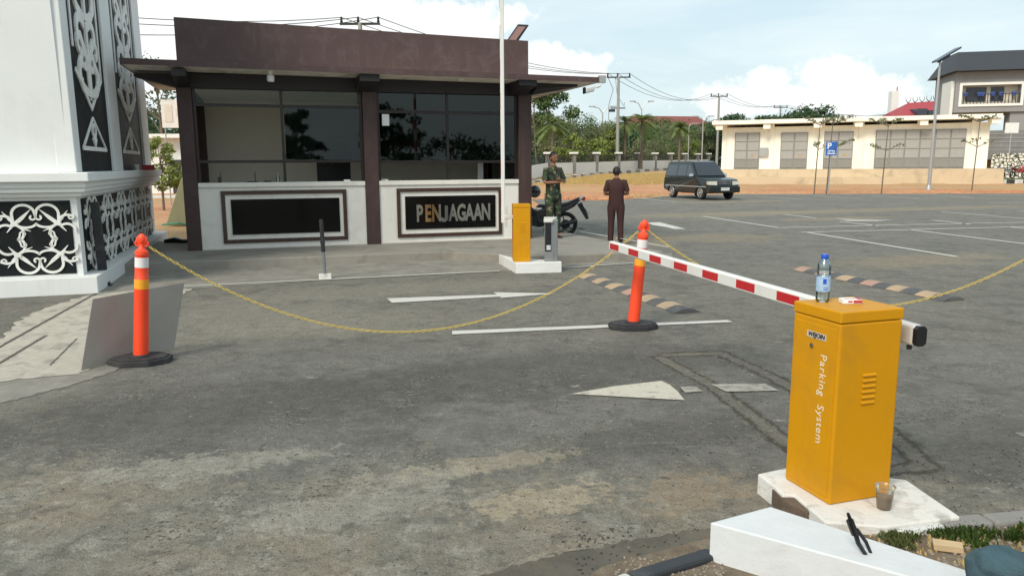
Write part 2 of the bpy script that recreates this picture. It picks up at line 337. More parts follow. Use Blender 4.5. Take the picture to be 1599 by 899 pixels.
    rot2 = t.n('ShaderNodeMapping'); t.put(rot2.inputs['Vector'], p); rot2.inputs['Rotation'].default_value = (0, 0, R(-12)); rot2.inputs['Scale'].default_value = (5, 26, 1)
    fl = t.ramp(t.m('ADD', t.noise(rot2.outputs[0], 1.0, 6, .7, .4), t.m('MULTIPLY', t.m('SUBTRACT', cl_, .5), .5)), .63, .68)
    c = t.mix(t.m('MULTIPLY', fl, .5), c, (.36, .335, .285))
    t.put(b.inputs['Base Color'], c); b.inputs['Roughness'].default_value = .9; b.inputs['Specular IOR Level'].default_value = .2
    bn = t.n('ShaderNodeBump'); bn.inputs['Strength'].default_value = 1.0; bn.inputs['Distance'].default_value = .02
    t.put(bn.inputs['Height'], t.m('ADD', t.m('ADD', t.m('MULTIPLY', f25, .8), t.m('MULTIPLY', f90, .6)), t.m('MULTIPLY', mott, 1.6))); t.put(b.inputs['Normal'], bn.outputs[0])
    return m
X['asphalt'] = asphalt_mat()
def soil_mat():
    m, t, b = newmat('orange_laterite_soil')
    p = t.n('ShaderNodeNewGeometry').outputs['Position']
    c = t.mix(t.ramp(t.noise(p, .25, 6, .6), .4, .62), (.52, .225, .105), (.58, .31, .16))
    c = t.mix(t.m('MULTIPLY', t.ramp(t.noise(p, 1.3, 7, .7), .45, .7), .6), c, (.30, .145, .075))
    gr = t.m('MULTIPLY', t.ramp(t.noise(t.v('ADD', p, (9, 9, 9)), .13, 6, .65), .47, .58), .8)
    c = t.mix(t.m('MULTIPLY', gr, .7), c, (.46, .34, .15))
    far = t.ramp(t.n('ShaderNodeSeparateXYZ').outputs[1], 0, 1)
    sp = t.n('ShaderNodeSeparateXYZ'); t.put(sp.inputs[0], p)
    c = t.mix(t.m('MULTIPLY', t.ramp(sp.outputs[1], 46, 62), .45), c, (.42, .33, .14))
    c = t.mix(t.ramp(sp.outputs[1], 90, 130), c, (.08, .10, .04))
    t.put(b.inputs['Base Color'], t.mix(1., c, t.m('MULTIPLY_ADD', t.noise(p, 9, 4, .7), .8, .6), 'MULTIPLY')); b.inputs['Roughness'].default_value = .95
    bn = t.n('ShaderNodeBump'); bn.inputs['Strength'].default_value = .8; bn.inputs['Distance'].default_value = .2
    t.put(bn.inputs['Height'], t.noise(p, 2, 8, .7)); t.put(b.inputs['Normal'], bn.outputs[0]); return m
X['soil'] = soil_mat()
def paint_mat(name, c, wear):
    m, t, b = newmat(name)
    p = t.n('ShaderNodeNewGeometry').outputs['Position']
    w = t.ramp(t.noise(p, 6, 9, .75, .4), .62 - wear, .78 - wear)
    cl = t.mix(w, c, (.17, .16, .145)); cl = t.mix(1., cl, t.m('MULTIPLY_ADD', t.noise(p, 60, 3, .7), .5, .75), 'MULTIPLY')
    t.put(b.inputs['Base Color'], cl); b.inputs['Roughness'].default_value = .8
    bn = t.n('ShaderNodeBump'); bn.inputs['Strength'].default_value = .3; bn.inputs['Distance'].default_value = .01
    t.put(bn.inputs['Height'], t.noise(p, 80, 4, .7)); t.put(b.inputs['Normal'], bn.outputs[0]); return m
X['roadpaint'] = paint_mat('road_paint', (.56, .54, .49), .05)
X['roadpaintworn'] = paint_mat('worn_road_paint', (.50, .46, .38), .10)
def camo_mat():
    m, t, b = newmat('camouflage_cloth')
    p = t.n('ShaderNodeTexCoord').outputs['Object']
    def k(off, s): return t.noise(t.v('ADD', p, off), s, 2, .5, .6)
    c = t.mix(t.m('GREATER_THAN', k((0, 0, 0), 9), .5), (.018, .035, .02), (.035, .065, .03))
    c = t.mix(t.m('GREATER_THAN', k((5, 1, 2), 11), .57), c, (.20, .17, .11))
    c = t.mix(t.m('GREATER_THAN', k((1, 8, 3), 10), .58), c, (.06, .028, .018))
    c = t.mix(t.m('GREATER_THAN', k((3, 2, 9), 12), .60), c, (.008, .008, .008))
    t.put(b.inputs['Base Color'], c); b.inputs['Roughness'].default_value = .9; return m
X['camo'] = camo_mat()
def stonewall_mat():
    m, t, b = newmat('rubble_stone_wall')
    p = t.n('ShaderNodeNewGeometry').outputs['Position']
    v = t.n('ShaderNodeTexVoronoi', feature='DISTANCE_TO_EDGE'); t.put(v.inputs['Vector'], p); v.inputs['Scale'].default_value = 3.6
    c = t.mix(t.ramp(v.outputs[0], .07, .13), (.05, .05, .045), (.75, .72, .62))
    t.put(b.inputs['Base Color'], c); b.inputs['Roughness'].default_value = .9; return m
X['stonewall'] = stonewall_mat()

# ------------------------------------------------------------------ mesh helpers
class MB:
    def __init__(s): s.v = []; s.f = []; s.mi = []; s.cur = 0
    def add(s, vs, fs):
        b = len(s.v); s.v += [tuple(map(float, q)) for q in vs]; s.f += [tuple(b + i for i in f) for f in fs]; s.mi += [s.cur] * len(fs); return s
    def hexa(s, p): return s.add(p, [(0, 3, 2, 1), (4, 5, 6, 7), (0, 1, 5, 4), (1, 2, 6, 5), (2, 3, 7, 6), (3, 0, 4, 7)])
    def box(s, x0, x1, y0, y1, z0, z1):
        return s.hexa([(x0, y0, z0), (x1, y0, z0), (x1, y1, z0), (x0, y1, z0), (x0, y0, z1), (x1, y0, z1), (x1, y1, z1), (x0, y1, z1)])
    def prism(s, poly, z0, z1):
        n = len(poly)
        zz0 = z0 if hasattr(z0, '__len__') else [z0] * n; zz1 = z1 if hasattr(z1, '__len__') else [z1] * n
        return s.add([(p[0], p[1], zz0[i]) for i, p in enumerate(poly)] + [(p[0], p[1], zz1[i]) for i, p in enumerate(poly)],
                     [tuple(range(n))[::-1], tuple(range(n, 2 * n))] + [(i, (i + 1) % n, n + (i + 1) % n, n + i) for i in range(n)])
    def xz(s, poly, y0, y1):
        n = len(poly)
        return s.add([(p[0], y0, p[1]) for p in poly] + [(p[0], y1, p[1]) for p in poly],
                     [tuple(range(n)), tuple(range(n, 2 * n))[::-1]] + [(i, n + i, n + (i + 1) % n, (i + 1) % n) for i in range(n)])
    def tube(s, pts, r, n=8, cap=True):
        P = [np.array(p, float) for p in pts]; k = len(P); rr = r if hasattr(r, '__len__') else [r] * k
        vs = []; ref = None
        for i in range(k):
            d = P[min(i + 1, k - 1)] - P[max(i - 1, 0)]; d /= (np.linalg.norm(d) + 1e-9)
            if ref is None:
                ref = np.array([0, 0, 1.]) if abs(d[2]) < .9 else np.array([1., 0, 0])
            a = np.cross(d, ref); a /= (np.linalg.norm(a) + 1e-9); b = np.cross(d, a); ref = np.cross(a, d) if False else ref
            for j in range(n):
                t = 2 * math.pi * j / n; vs.append(P[i] + rr[i] * (a * math.cos(t) + b * math.sin(t)))
        fs = [(i * n + j, i * n + (j + 1) % n, (i + 1) * n + (j + 1) % n, (i + 1) * n + j) for i in range(k - 1) for j in range(n)]
        if cap: fs += [tuple(range(n))[::-1], tuple(range((k - 1) * n, k * n))]
        return s.add(vs, fs)
    def lathe(s, prof, n=24, c=(0, 0, 0), axis='z'):
        vs = []; k = len(prof)
        for (r, z) in prof:
            for j in range(n):
                t = 2 * math.pi * j / n; q = (r * math.cos(t), r * math.sin(t), z)
                if axis == 'y': q = (q[0], q[2], q[1])
                if axis == 'x': q = (q[2], q[0], q[1])
                vs.append((q[0] + c[0], q[1] + c[1], q[2] + c[2]))
        fs = [(i * n + j, i * n + (j + 1) % n, (i + 1) * n + (j + 1) % n, (i + 1) * n + j) for i in range(k - 1) for j in range(n)]
        fs += [tuple(range(n))[::-1], tuple(range((k - 1) * n, k * n))]
        return s.add(vs, fs)
    def sphere(s, c, r, n=12, m=8):
        r = r if hasattr(r, '__len__') else (r, r, r); vs = []
        for i in range(1, m):
            ph = math.pi * i / m
            for j in range(n):
                t = 2 * math.pi * j / n
                vs.append((c[0] + r[0] * math.sin(ph) * math.cos(t), c[1] + r[1] * math.sin(ph) * math.sin(t), c[2] + r[2] * math.cos(ph)))
        vs += [(c[0], c[1], c[2] + r[2]), (c[0], c[1], c[2] - r[2])]; T = len(vs) - 2
        fs = [(i * n + j, (i + 1) * n + j, (i + 1) * n + (j + 1) % n, i * n + (j + 1) % n) for i in range(m - 2) for j in range(n)]
        fs += [(T, j, (j + 1) % n) for j in range(n)] + [(T + 1, (m - 2) * n + (j + 1) % n, (m - 2) * n + j) for j in range(n)]
        return s.add(vs, fs)
    def torus(s, c, R1, r, axis='y', n=24, m=8, a0=0, a1=2 * math.pi):
        vs = []; closed = abs(a1 - a0 - 2 * math.pi) < 1e-6; k = n if closed else n + 1
        for i in range(k):
            t = a0 + (a1 - a0) * i / n
            for j in range(m):
                u = 2 * math.pi * j / m; q = ((R1 + r * math.cos(u)) * math.cos(t), r * math.sin(u), (R1 + r * math.cos(u)) * math.sin(t))
                if axis == 'x': q = (q[1], q[0], q[2])
                if axis == 'z': q = (q[0], q[2], q[1])
                vs.append((q[0] + c[0], q[1] + c[1], q[2] + c[2]))
        fs = [(i * m + j, i * m + (j + 1) % m, ((i + 1) % k) * m + (j + 1) % m, ((i + 1) % k) * m + j) for i in range(n) for j in range(m)]
        return s.add(vs, fs)
    def build(s, name, mat, parent=None, smooth=False, bevel=0, loc=None):
        me = bpy.data.meshes.new(name); me.from_pydata(s.v, [], s.f); me.update()
        for m in (mat if isinstance(mat, (list, tuple)) else [mat]): me.materials.append(X[m] if isinstance(m, str) else m)
        if isinstance(mat, (list, tuple)): me.polygons.foreach_set('material_index', s.mi)
        if smooth:
            me.polygons.foreach_set('use_smooth', [True] * len(me.polygons))
            try: me.set_sharp_from_angle(angle=R(40))
            except Exception: pass
        o = bpy.data.objects.new(name, me); col.objects.link(o)
        if parent: o.parent = parent
        if loc is not None: o.location = loc
        if bevel:
            bv = o.modifiers.new('bevel', 'BEVEL'); bv.width = bevel; bv.segments = 2; bv.limit_method = 'ANGLE'; bv.angle_limit = R(35)
        return o
def tag(o, label, cat, group=None):
    o['label'] = label; o['category'] = cat
    if group: o['group'] = group
    return o
def thing(name, label, cat, loc=(0, 0, 0), rz=0., group=None, rx=0., ry=0.):
    o = bpy.data.objects.new(name, None); col.objects.link(o); o.location = [float(q) for q in loc]; o.rotation_euler = (rx, ry, rz)
    o.empty_display_size = .1
    return tag(o, label, cat, group)
def struct(o): o['kind'] = 'structure'; return o
def dup(root, loc, rz=None, label=None, scale=None):
    m = {}
    def rec(o, p):
        c = o.copy(); col.objects.link(c); c.parent = p
        for ch in list(o.children): rec(ch, c)
        return c
    r = rec(root, None); r.location = [float(q) for q in loc]
    if rz is not None: r.rotation_euler = (0, 0, rz)
    if label: r['label'] = label
    if scale: r.scale = (scale,) * 3 if not hasattr(scale, '__len__') else scale
    return r
def text_mesh(name, body, size, mat, parent, loc, rot, extrude=.002, bold=.0, spacing=1., xs=1., align='CENTER', shear=0.):
    cu = bpy.data.curves.new(name, 'FONT'); cu.body = body; cu.size = size; cu.extrude = extrude; cu.offset = bold
    cu.space_character = spacing; cu.align_x = align; cu.align_y = 'CENTER'; cu.shear = shear; cu.resolution_u = 3
    t = bpy.data.objects.new(name + '_tmp', cu); col.objects.link(t)
    dg = bpy.context.evaluated_depsgraph_get(); me = bpy.data.meshes.new_from_object(t.evaluated_get(dg))
    bpy.data.objects.remove(t); me.name = name; me.materials.clear(); me.materials.append(X[mat])
    o = bpy.data.objects.new(name, me); col.objects.link(o); o.parent = parent; o.location = loc; o.rotation_euler = rot; o.scale = (xs, 1, 1)
    return o

SA = R(17.6); E1 = np.array([math.cos(SA), math.sin(SA)]); E2 = np.array([-math.sin(SA), math.cos(SA)])
def S(u, v, z=0.): q = E1 * u + E2 * v; return (q[0], q[1], z)

# ------------------------------------------------------------------ ground
def tz(x, y):
    f = np.interp(y, [0, 40, 50, 62, 80, 110, 200, 900], [-.03, -.03, .3, .65, .85, 1.05, 2.5, 4])
    a = x / max(y, 1); k = 1 - .93 * min(1, max(0, (a - .21) / .07))
    if y > 66: k = k + (1 - k) * min(1, (y - 66) / 30)
    return float(f * k if f > 0 else f)
mb = MB(); xs = list(np.linspace(-500, -60, 12)) + list(np.linspace(-50, 70, 61)) + list(np.linspace(80, 600, 14)); ys = list(np.linspace(-60, 30, 10)) + list(np.linspace(32, 130, 50)) + list(np.linspace(140, 1500, 16))
vs = [(x, y, tz(x, y) + (rng.uniform(-.03, .05) if y > 43 else 0)) for y in ys for x in xs]; nx = len(xs)
mb.add(vs, [(j * nx + i, j * nx + i + 1, (j + 1) * nx + i + 1, (j + 1) * nx + i) for j in range(len(ys) - 1) for i in range(nx - 1)])
struct(mb.build('ground', 'soil', smooth=True))
edge = [gp(x, y)[:2] for x, y in ((830, 311), (910, 313.5), (960, 312), (1010, 309), (1050, 305.5), (1110, 303), (1200, 303), (1400, 302.5), (1599, 302))]
poly = [(-80, -40), (-80, 12), S(-2.4, 17.2)[:2], S(6.4, 17.6)[:2], S(6.3, 22)[:2], (.8, 28), (1.2, 33)]
ed2 = []
for i in range(len(edge) - 1):
    for k in range(8):
        q = edge[i] + (edge[i + 1] - edge[i]) * k / 8; ed2.append((q[0], q[1] + rng.uniform(-.35, .35)))
poly = poly + ed2 + [(60, 42), (90, 42), (90, -40)]
mb = MB(); mb.add([(p[0], p[1], 0) for p in poly], [tuple(range(len(poly)))[::-1]])
struct(mb.build('asphalt_road', 'asphalt'))
def flat(name, pts, z, mat, jag=0., sub=6):
    q = []
    for i in range(len(pts)):
        a, b = np.array(pts[i][:2], float), np.array(pts[(i + 1) % len(pts)][:2], float)
        n = max(1, int(np.linalg.norm(b - a) / (jag * 1.3))) if jag else 1
        n = min(n, 70)
        for k in range(n):
            w = a + (b - a) * k / n
            if jag:
                ph = (len(q) * 1.7, len(q) * .61)
                w = w + jag * np.array([math.sin(ph[0]) * .5 + math.sin(ph[1] * 2.3) * .6, math.cos(ph[0] * 1.3) * .5 + math.sin(ph[1] + 1) * .6]) * .7 + rng.uniform(-jag, jag, 2) * .45
            q.append(w)
    m = MB(); m.add([(p[0], p[1], z) for p in q], [tuple(range(len(q)))])
    o = m.build(name, mat)
    # make sure it faces up
    me = o.data
    if me.polygons[0].normal.z < 0: me.flip_normals()
    return struct(o)
G = lambda *p: [gp(a, b)[:2] for a, b in p]
# cement apron between the tower and the lane, and the strip along the platform
flat('concrete_apron', G((-80, 650), (-60, 575), (0, 532), (60, 492), (110, 470), (150, 456), (170, 440), (180, 418), (600, 407), (780, 403), (1050, 394), (1050, 405), (780, 424.5), (500, 438.5), (290, 451), (262, 478), (240, 515), (215, 548), (180, 580), (100, 605), (0, 630)), .004, 'apron', jag=.02)
flat('pale_screed', G((-60, 600), (-60, 570), (0, 532), (30, 500), (75, 480), (130, 464), (200, 455), (300, 452), (250, 480), (160, 560), (130, 585)), .008, 'cementlight', jag=.05)
# grooves in the screed
for a, b, w in (((150, 459), (-40, 565), .035), ((72, 525), (-20, 580), .03), ((120, 530), (78, 572), .012)):
    p, q = gp(*a)[:2], gp(*b)[:2]; d = (q - p) / np.linalg.norm(q - p); n = np.array([-d[1], d[0]]) * w / 2
    flat('groove', [p + n, q + n, q - n, p - n], .012, 'trenchdk', jag=.006)
def strip(name, a, b, w, z, mat, w2=None, jag=0.):
    p, q = gp(*a)[:2], gp(*b)[:2]; d = (q - p) / np.linalg.norm(q - p); n = np.array([-d[1], d[0]]); w2 = w2 or w
    return flat(name, [p + n * w / 2, q + n * w2 / 2, q - n * w2 / 2, p - n * w / 2], z, mat, jag=jag)
strip('lane_line', (285, 448), (780, 424), .07, .012, 'roadpaint')
strip('lane_line', (880, 419), (1050, 407), .07, .012, 'roadpaint')
flat('lane_line', G((706, 517.5), (1135, 500.5), (1145, 503.5), (706, 523)), .008, 'roadpaint')
flat('straight_arrow', G((604, 466.5), (776, 460.5), (770, 457), (868, 459), (780, 466), (783, 463.8), (612, 473.5)), .008, 'roadpaint')
flat('straight_arrow', G((892, 616), (960, 604), (1033, 595.5), (1046, 602), (1058, 612), (1069, 626)), .008, 'roadpaintworn', jag=.004)
X['roadpaintfaint'] = paint_mat('faint_road_paint', (.36, .335, .28), .15)
flat('straight_arrow', G((1062, 605), (1085, 604), (1098, 612), (1070, 614)), .008, 'roadpaintfaint', jag=.005)
flat('straight_arrow', G((1110, 601), (1195, 600), (1216, 611), (1134, 612.5)), .008, 'roadpaintfaint', jag=.006)
flat('curved_arrow', G((1010, 348), (1030, 347.5), (1052, 353), (1071, 358), (1052, 358), (1040, 355), (1020, 352)), .008, 'roadpaint')
def PL(a, b, w=.11): strip('parking_line', a, b, w, .008, 'roadpaint')
for a, b in (((1097, 338), (1217, 356)), ((1217, 356), (1400, 351.5)), ((1400, 351.5), (1600, 347.5)), ((1252, 363), (1420, 359)), ((1420, 359), (1575, 355)), ((1575, 355), (1700, 352)),
             ((1262, 363.5), (1495, 401.5)), ((1420, 359), (1640, 386)), ((1575, 355), (1700, 367)), ((1223, 335), (1275, 341)), ((1310, 346), (1370, 353)), ((1455, 344), (1515, 350.5)), ((1470, 331), (1640, 345)),
             ((1180, 307), (1254, 311.5)), ((1270, 306), (1345, 310.5)), ((1360, 305.5), (1434, 309.5)), ((1472, 305.5), (1520, 309)), ((1545, 317), (1620, 316)), ((1590, 329), (1660, 334)), ((1120, 303.5), (1480, 303.5)), ((1500, 304), (1620, 305)), ((990, 309), (1056, 315.5)), ((830, 312.5), (905, 314.5))):
    PL(a, b)
flat('rain_puddle', G((1300, 341), (1340, 343), (1395, 343.5), (1370, 346.5), (1325, 346)), .008, pm('puddle_mud', (.3, .27, .22), .3))
# cement-filled cable trench
# gutter along the island
flat('gutter', G((700, 912), (780, 890), (860, 868), (960, 848), (1060, 832), (1125, 822), (1125, 865), (1090, 860), (1010, 882), (930, 912)), .004, 'gutter', jag=.02)

# platform round the booth
pf = [S(-2.35, 13.4), S(2.9, 13.27), S(3.6, 12.75), S(4.2, 12.1), S(6.62, 11.95), S(6.45, 15.3), S(6.45, 15.9), S(5.6, 17.3), S(-2.3, 17.2)]
mb = MB(); mb.prism([p[:2] for p in pf], -.05, .15)
struct(mb.build('booth_pavement', 'platform', bevel=.015))
strip('pavement_edge_line', (906, 371.5), (1046, 398.5), .06, .153, 'roadpaint')
o = bpy.data.objects[-1] if False else None
# island soil + kerbs (camera side)
isl = [gp(1380, 815, .06)[:2], gp(1460, 815, .06)[:2], gp(1640, 796, .06)[:2], (4.5, 3.6), (4.5, -2), (-1.5, -2), (-.9, 1.5), gp(940, 905)[:2], gp(1100, 860)[:2], (1.1, 2.95)]
mb = MB(); mb.prism(isl, -.05, .06); struct(mb.build('island_soil', pm('island_soil', (.15, .115, .08), .95, var=.5, scale=9, dirt=(.26, .22, .17), dirtamt=.6, dscale=6, bump=.9, bscale=22)))
def kerbrow(name, pts, mats, w=.12, h=.12, z0=-.05):
    P = [np.array(p[:2], float) for p in pts]
    for i in range(len(P) - 1):
        a, b = P[i], P[i + 1]; d = (b - a) / np.linalg.norm(b - a); n = np.array([d[1], -d[0]]) * w; a = a + d * .004; b = b - d * .004
        m = MB(); m.prism([a, b, b + n, a + n], z0, h); struct(m.build(name, mats[i % len(mats)], bevel=.015))
kp = [gp(890, 925, .09)[:2], gp(978, 890, .09)[:2], gp(1105, 852, .09)[:2], gp(1150, 840, .09)[:2]]
kerbrow('kerb', kp, ['kerbwht', 'kerbblk', 'kerbwht'], .07, .09)
kerbrow('kerb', [gp(1380, 813, .09)[:2], gp(1455, 805, .09)[:2], gp(1530, 800, .09)[:2], gp(1640, 790, .09)[:2], (5, 4.2)], ['kerbwht', 'kerb', 'kerb', 'kerb'], .10, .09)

# ------------------------------------------------------------------ gate tower (left)
TC = (-5.62, 10.13)
tw = thing('gate_tower', 'tall white gate tower with carved white scrollwork on black panels', 'tower', (TC[0], TC[1], 0), SA)
H7 = 7.2
MB().box(-6, 0, 0, 7.6, -.05, .23).build('base', 'towerwhite', tw, bevel=.01)
MB().box(-5.8, -.2, .2, 7.2, .23, 1.34).build('lower_wall', 'towerwhite', tw)
m = MB(); m.box(-5.85, -.12, .12, 7.25, 1.30, 1.36); m.box(-5.9, -.06, .05, 7.35, 1.36, 1.42)
m.prism([(-5.9, .02), (-.04, .02), (.0, 7.0), (-.25, 7.45), (-.7, 7.6), (-5.9, 7.6)], 1.42, 1.5)
m.prism([(-6, -.06), (.02, -.06), (.04, 7.1), (-.2, 7.6), (-.7, 7.75), (-6, 7.75)], 1.5, 1.62)
m.build('cornice', 'towerwhite', tw, bevel=.012)
MB().hexa([(-5.6, .25, 1.62), (-.26, .25, 1.62), (-.26, 7.2, 1.62), (-5.6, 7.2, 1.62), (-5.5, .05, H7), (-.30, .05, H7), (-.30, 7.3, H7), (-5.5, 7.3, H7)]).build('tower_shaft', 'towerwhite', tw)
X['panelblk'] = pm('black_panel_paint', (.008, .010, .011), .6, spec=.2, var=.1, dirt=(.05, .05, .045), dirtamt=.4, dscale=2)
X['carve'] = pm('carved_white_trim', (.78, .78, .74), .6, var=.06, dirt=(.4, .38, .34), dirtamt=.3, dscale=5)
# pilasters framing tall panels on the side face
def sx(z, v): return -.35 - .07 * (z - 1.62) / (H7 - 1.62)
m = MB()
def pil(v0, v1, t=.1):
    m.hexa([(-.40, v0, 1.62), (-.17, v0, 1.62), (-.17, v1, 1.62), (-.40, v1, 1.62), (-.45, v0 - .1, H7), (-.2, v0 - .1, H7), (-.2, v1 + .05, H7), (-.45, v1 + .05, H7)])
pil(.24, .57); pil(2.98, 3.74); pil(6.36, 7.2); m.build('pilaster', 'towerwhite', tw, bevel=.01)
MB().box(-.24, -.195 + .01, .42, 6.75, .25, 1.26).build('lower_side_panel', 'panelblk', tw)
MB().box(-5.6, -.28, .19, .22, .26, 1.25).build('lower_front_panel', 'panelblk', tw)
p1 = MB().box(-.42, -.22, .56, 3.0, 1.63, H7).build('tall_panel', 'panelblk', tw)
p2 = MB().box(-.42, -.22, 3.73, 6.40, 1.63, H7).build('tall_panel', 'panelblk', tw)

WSC = [1.0]
def ribbon2d(m, pts, w, tr, t=.012):
    """2-D curve with a width per point -> raised flat ribbon; tr maps (a,b,height) to 3-D"""
    P = np.array(pts, float); n = len(P); W = w if hasattr(w, '__len__') else [w] * n
    vs = []
    for i in range(n):
        d = P[min(i + 1, n - 1)] - P[max(i - 1, 0)]; d /= (np.linalg.norm(d) + 1e-9); q = np.array([-d[1], d[0]]) * W[i] / 2 * WSC[0]
        for s_, hgt in ((1, 0), (1, t), (-1, t), (-1, 0)):
            a = P[i] + q * s_; vs.append(tr(a[0], a[1], hgt))
    fs = []
    for i in range(n - 1):
        for j in range(3): fs.append((i * 4 + j, i * 4 + j + 1, (i + 1) * 4 + j + 1, (i + 1) * 4 + j))
    fs += [(0, 1, 2, 3), tuple((n - 1) * 4 + j for j in (3, 2, 1, 0))]
    m.add(vs, fs)
def arc(cx, cy, rx, ry, a0, a1, n=14, sp=0.):
    return [(cx + (rx * (1 - sp * i / n)) * math.cos(R(a0 + (a1 - a0) * i / n)), cy + (ry * (1 - sp * i / n)) * math.sin(R(a0 + (a1 - a0) * i / n))) for i in range(n + 1)]
def motif(m, cx, cy, s, sxn, syn, tr0):
    """one floral motif: big loop towards (sxn,syn) corner, spears, curled scrolls"""
    def tr(a, b, h): return tr0(cx + a * s * sxn, cy + b * s * syn, h)
    L = lambda *p: p
    ribbon2d(m, [(0, 0), (.18, .16), (.40, .38)], [.13, .12, .01], tr)
    ribbon2d(m, [(0, 0), (-.12, .14), (-.27, .34)], [.10, .09, .01], tr, .013)
    ribbon2d(m, [(0, 0), (.14, -.11), (.36, -.2)], [.09, .08, .01], tr, .014)
    ribbon2d(m, [(0, 0), (-.1, -.1), (-.2, -.22)], [.07, .06, .02], tr, .015)
    # big upward arch loop ending in curl
    ribbon2d(m, [(-.02, .03)] + arc(.22, .25, .27, .25, 190, 20, 12) + arc(.42, .17, .08, .08, 20, -250, 10, .5), [.05] + [.085] * 13 + [.06] * 11, tr, .016)
    ribbon2d(m, [(.05, -.02)] + arc(.26, .05, .26, .15, 215, 345, 10), [.06] + [.075] * 11, tr, .017)
    # side scroll
    ribbon2d(m, [(-.04, .0)] + arc(-.25, .06, .2, .16, -30, 130, 9) + arc(-.33, .17, .08, .08, 160, 420, 9, .55), [.05] + [.08] * 10 + [.05] * 10, tr, .018)
    ribbon2d(m, [(-.02, -.03)] + arc(-.22, -.22, .21, .2, 60, 190, 10), [.06] + [.08] * 8 + [.05, .03, .02], tr, .019)
    # lower scroll
    ribbon2d(m, [(.02, -.04)] + arc(.02, -.24, .17, .2, 80, -80, 10) + arc(.17, -.27, .08, .08, 200, -60, 9, .5), [.05] + [.08] * 11 + [.05] * 10, tr, .020)
    # hub
    for r_, h_ in ((.075, .022),):
        ribbon2d(m, [(-r_, 0), (r_, 0)], [2 * r_, 2 * r_], tr, h_)
WSC[0] = .78
m = MB()
tr_side = lambda a, b, h: (-.185 + h, a, b)
for i in range(11):
    cxv = .42 + .29 + i * .575
    sg = 1 if i % 2 == 0 else -1
    motif(m, cxv, .98, .55, sg, 1, tr_side); motif(m, cxv, .53, .55, sg, -1, tr_side)
m.build('side_scrollwork', 'carve', tw)
m = MB(); tr_fr = lambda a, b, h: (a, .19 - h, b)
for i in range(9):
    cxu = -.45 - i * .5; sg = 1 if i % 2 else -1
    motif(m, cxu, .95, .5, sg, 1, tr_fr); motif(m, cxu, .54, .5, sg, -1, tr_fr)
m.build('front_scrollwork', 'carve', tw)
WSC[0] = .88
def tall_ornament(v0, v1, par):
    m = MB(); c = (v0 + v1) / 2; w = (v1 - v0); tr = lambda a, b, h: (-.22 + h, a, b)
    hw = w * .36; TOP = 6.4
    ribbon2d(m, [(c - hw, 3.35), (c - hw, TOP - .7), (c, TOP), (c + hw, TOP - .7), (c + hw, 3.05), (c, 2.56), (c - hw * .95, 3.05)], .09, tr, .016)
    # triangle with arrow
    tw_ = w * .34
    ribbon2d(m, [(c - tw_, 1.96), (c + tw_, 1.96)], .07, tr, .017); ribbon2d(m, [(c - tw_, 1.95), (c, 2.42)], .05, tr, .018); ribbon2d(m, [(c + tw_, 1.95), (c, 2.42)], .05, tr, .019)
    ribbon2d(m, arc(c, 2.23, .11, .09, 90, 450, 14), .07, tr, .02)
    ribbon2d(m, [(c, 2.16), (c, 2.10), (c, 1.99)], [.12, .3, .02], tr, .021)
    # scroll stack
    z = 2.72; k = 0
    ribbon2d(m, [(c, 2.68), (c, 2.95), (c, 3.3)], [.12, .2, .3], tr, .017)
    while z < 5.4:
        for s_ in (-1, 1):
            a = hw * .52
            f = lambda pts: [(c + s_ * p[0], z + p[1]) for p in pts]
            ribbon2d(m, f([(.05, .05)] + arc(a * .55, .32, a * .75, .24, -80, 60, 10) + arc(a * .55, .52, a * .42, .13, 60, 330, 12, .35)), [.1] + [.17] * 11 + [.15] * 9 + [.12, .1, .08, .05], tr, .022 + .001 * s_)
            ribbon2d(m, f([(.0, .35), (.12, .6), (a * .9, .85)] + arc(a * .75, .95, a * .5, .17, -40, 150, 10) + [(.1, 1.12)]), [.12, .16, .18] + [.16] * 11 + [.08], tr, .026 + .001 * s_)
            ribbon2d(m, f(arc(a * 1.05, .32, .16, .14, -90, 120, 8)), .14, tr, .029 + .001 * s_)
            ribbon2d(m, f(arc(a * 1.0, .74, .18, .12, -70, 110, 8)), .12, tr, .031 + .001 * s_)
        ribbon2d(m, [(c, z), (c, z + 1.1)], .12, tr, .034)
        z += 1.12; k += 1
    m.build('scroll_carving', 'carve', par)
tall_ornament(.56, 3.0, p1); tall_ornament(3.73, 6.40, p2)
# red cup on the ledge
t = thing('snack_tin', 'small red tin and cup left on the tower ledge', 'tin', S(*(np.array([E1 @ TC, E2 @ TC]) + np.array([-.12, 4.6]))) if False else (0, 0, 0))
q = np.array(TC) + E1 * (-.14) + E2 * 5.0; t.location = (q[0], q[1], 1.62)
MB().lathe([(.05, 0), (.05, .1), (.03, .11)], 14).build('cup', 'armwhite', t, True); MB().box(.12, .32, -.06, .06, 0, .1).build('packet', 'cigred', t, bevel=.01)
# ------------------------------------------------------------------ black steel post
t = thing('steel_post', 'black square steel post standing beside the gate tower base', 'post', gp(163, 446), R(20), ry=R(-1.2))
MB().box(-.055, .055, -.05, .05, 0, 1.2).build('post_shaft', 'blackmetal', t, bevel=.004)
MB().box(-.1, .1, -.09, .09, 0, .015).box(-.075, .075, -.07, .07, .015, .05).build('base_plate', 'blackmetal', t)
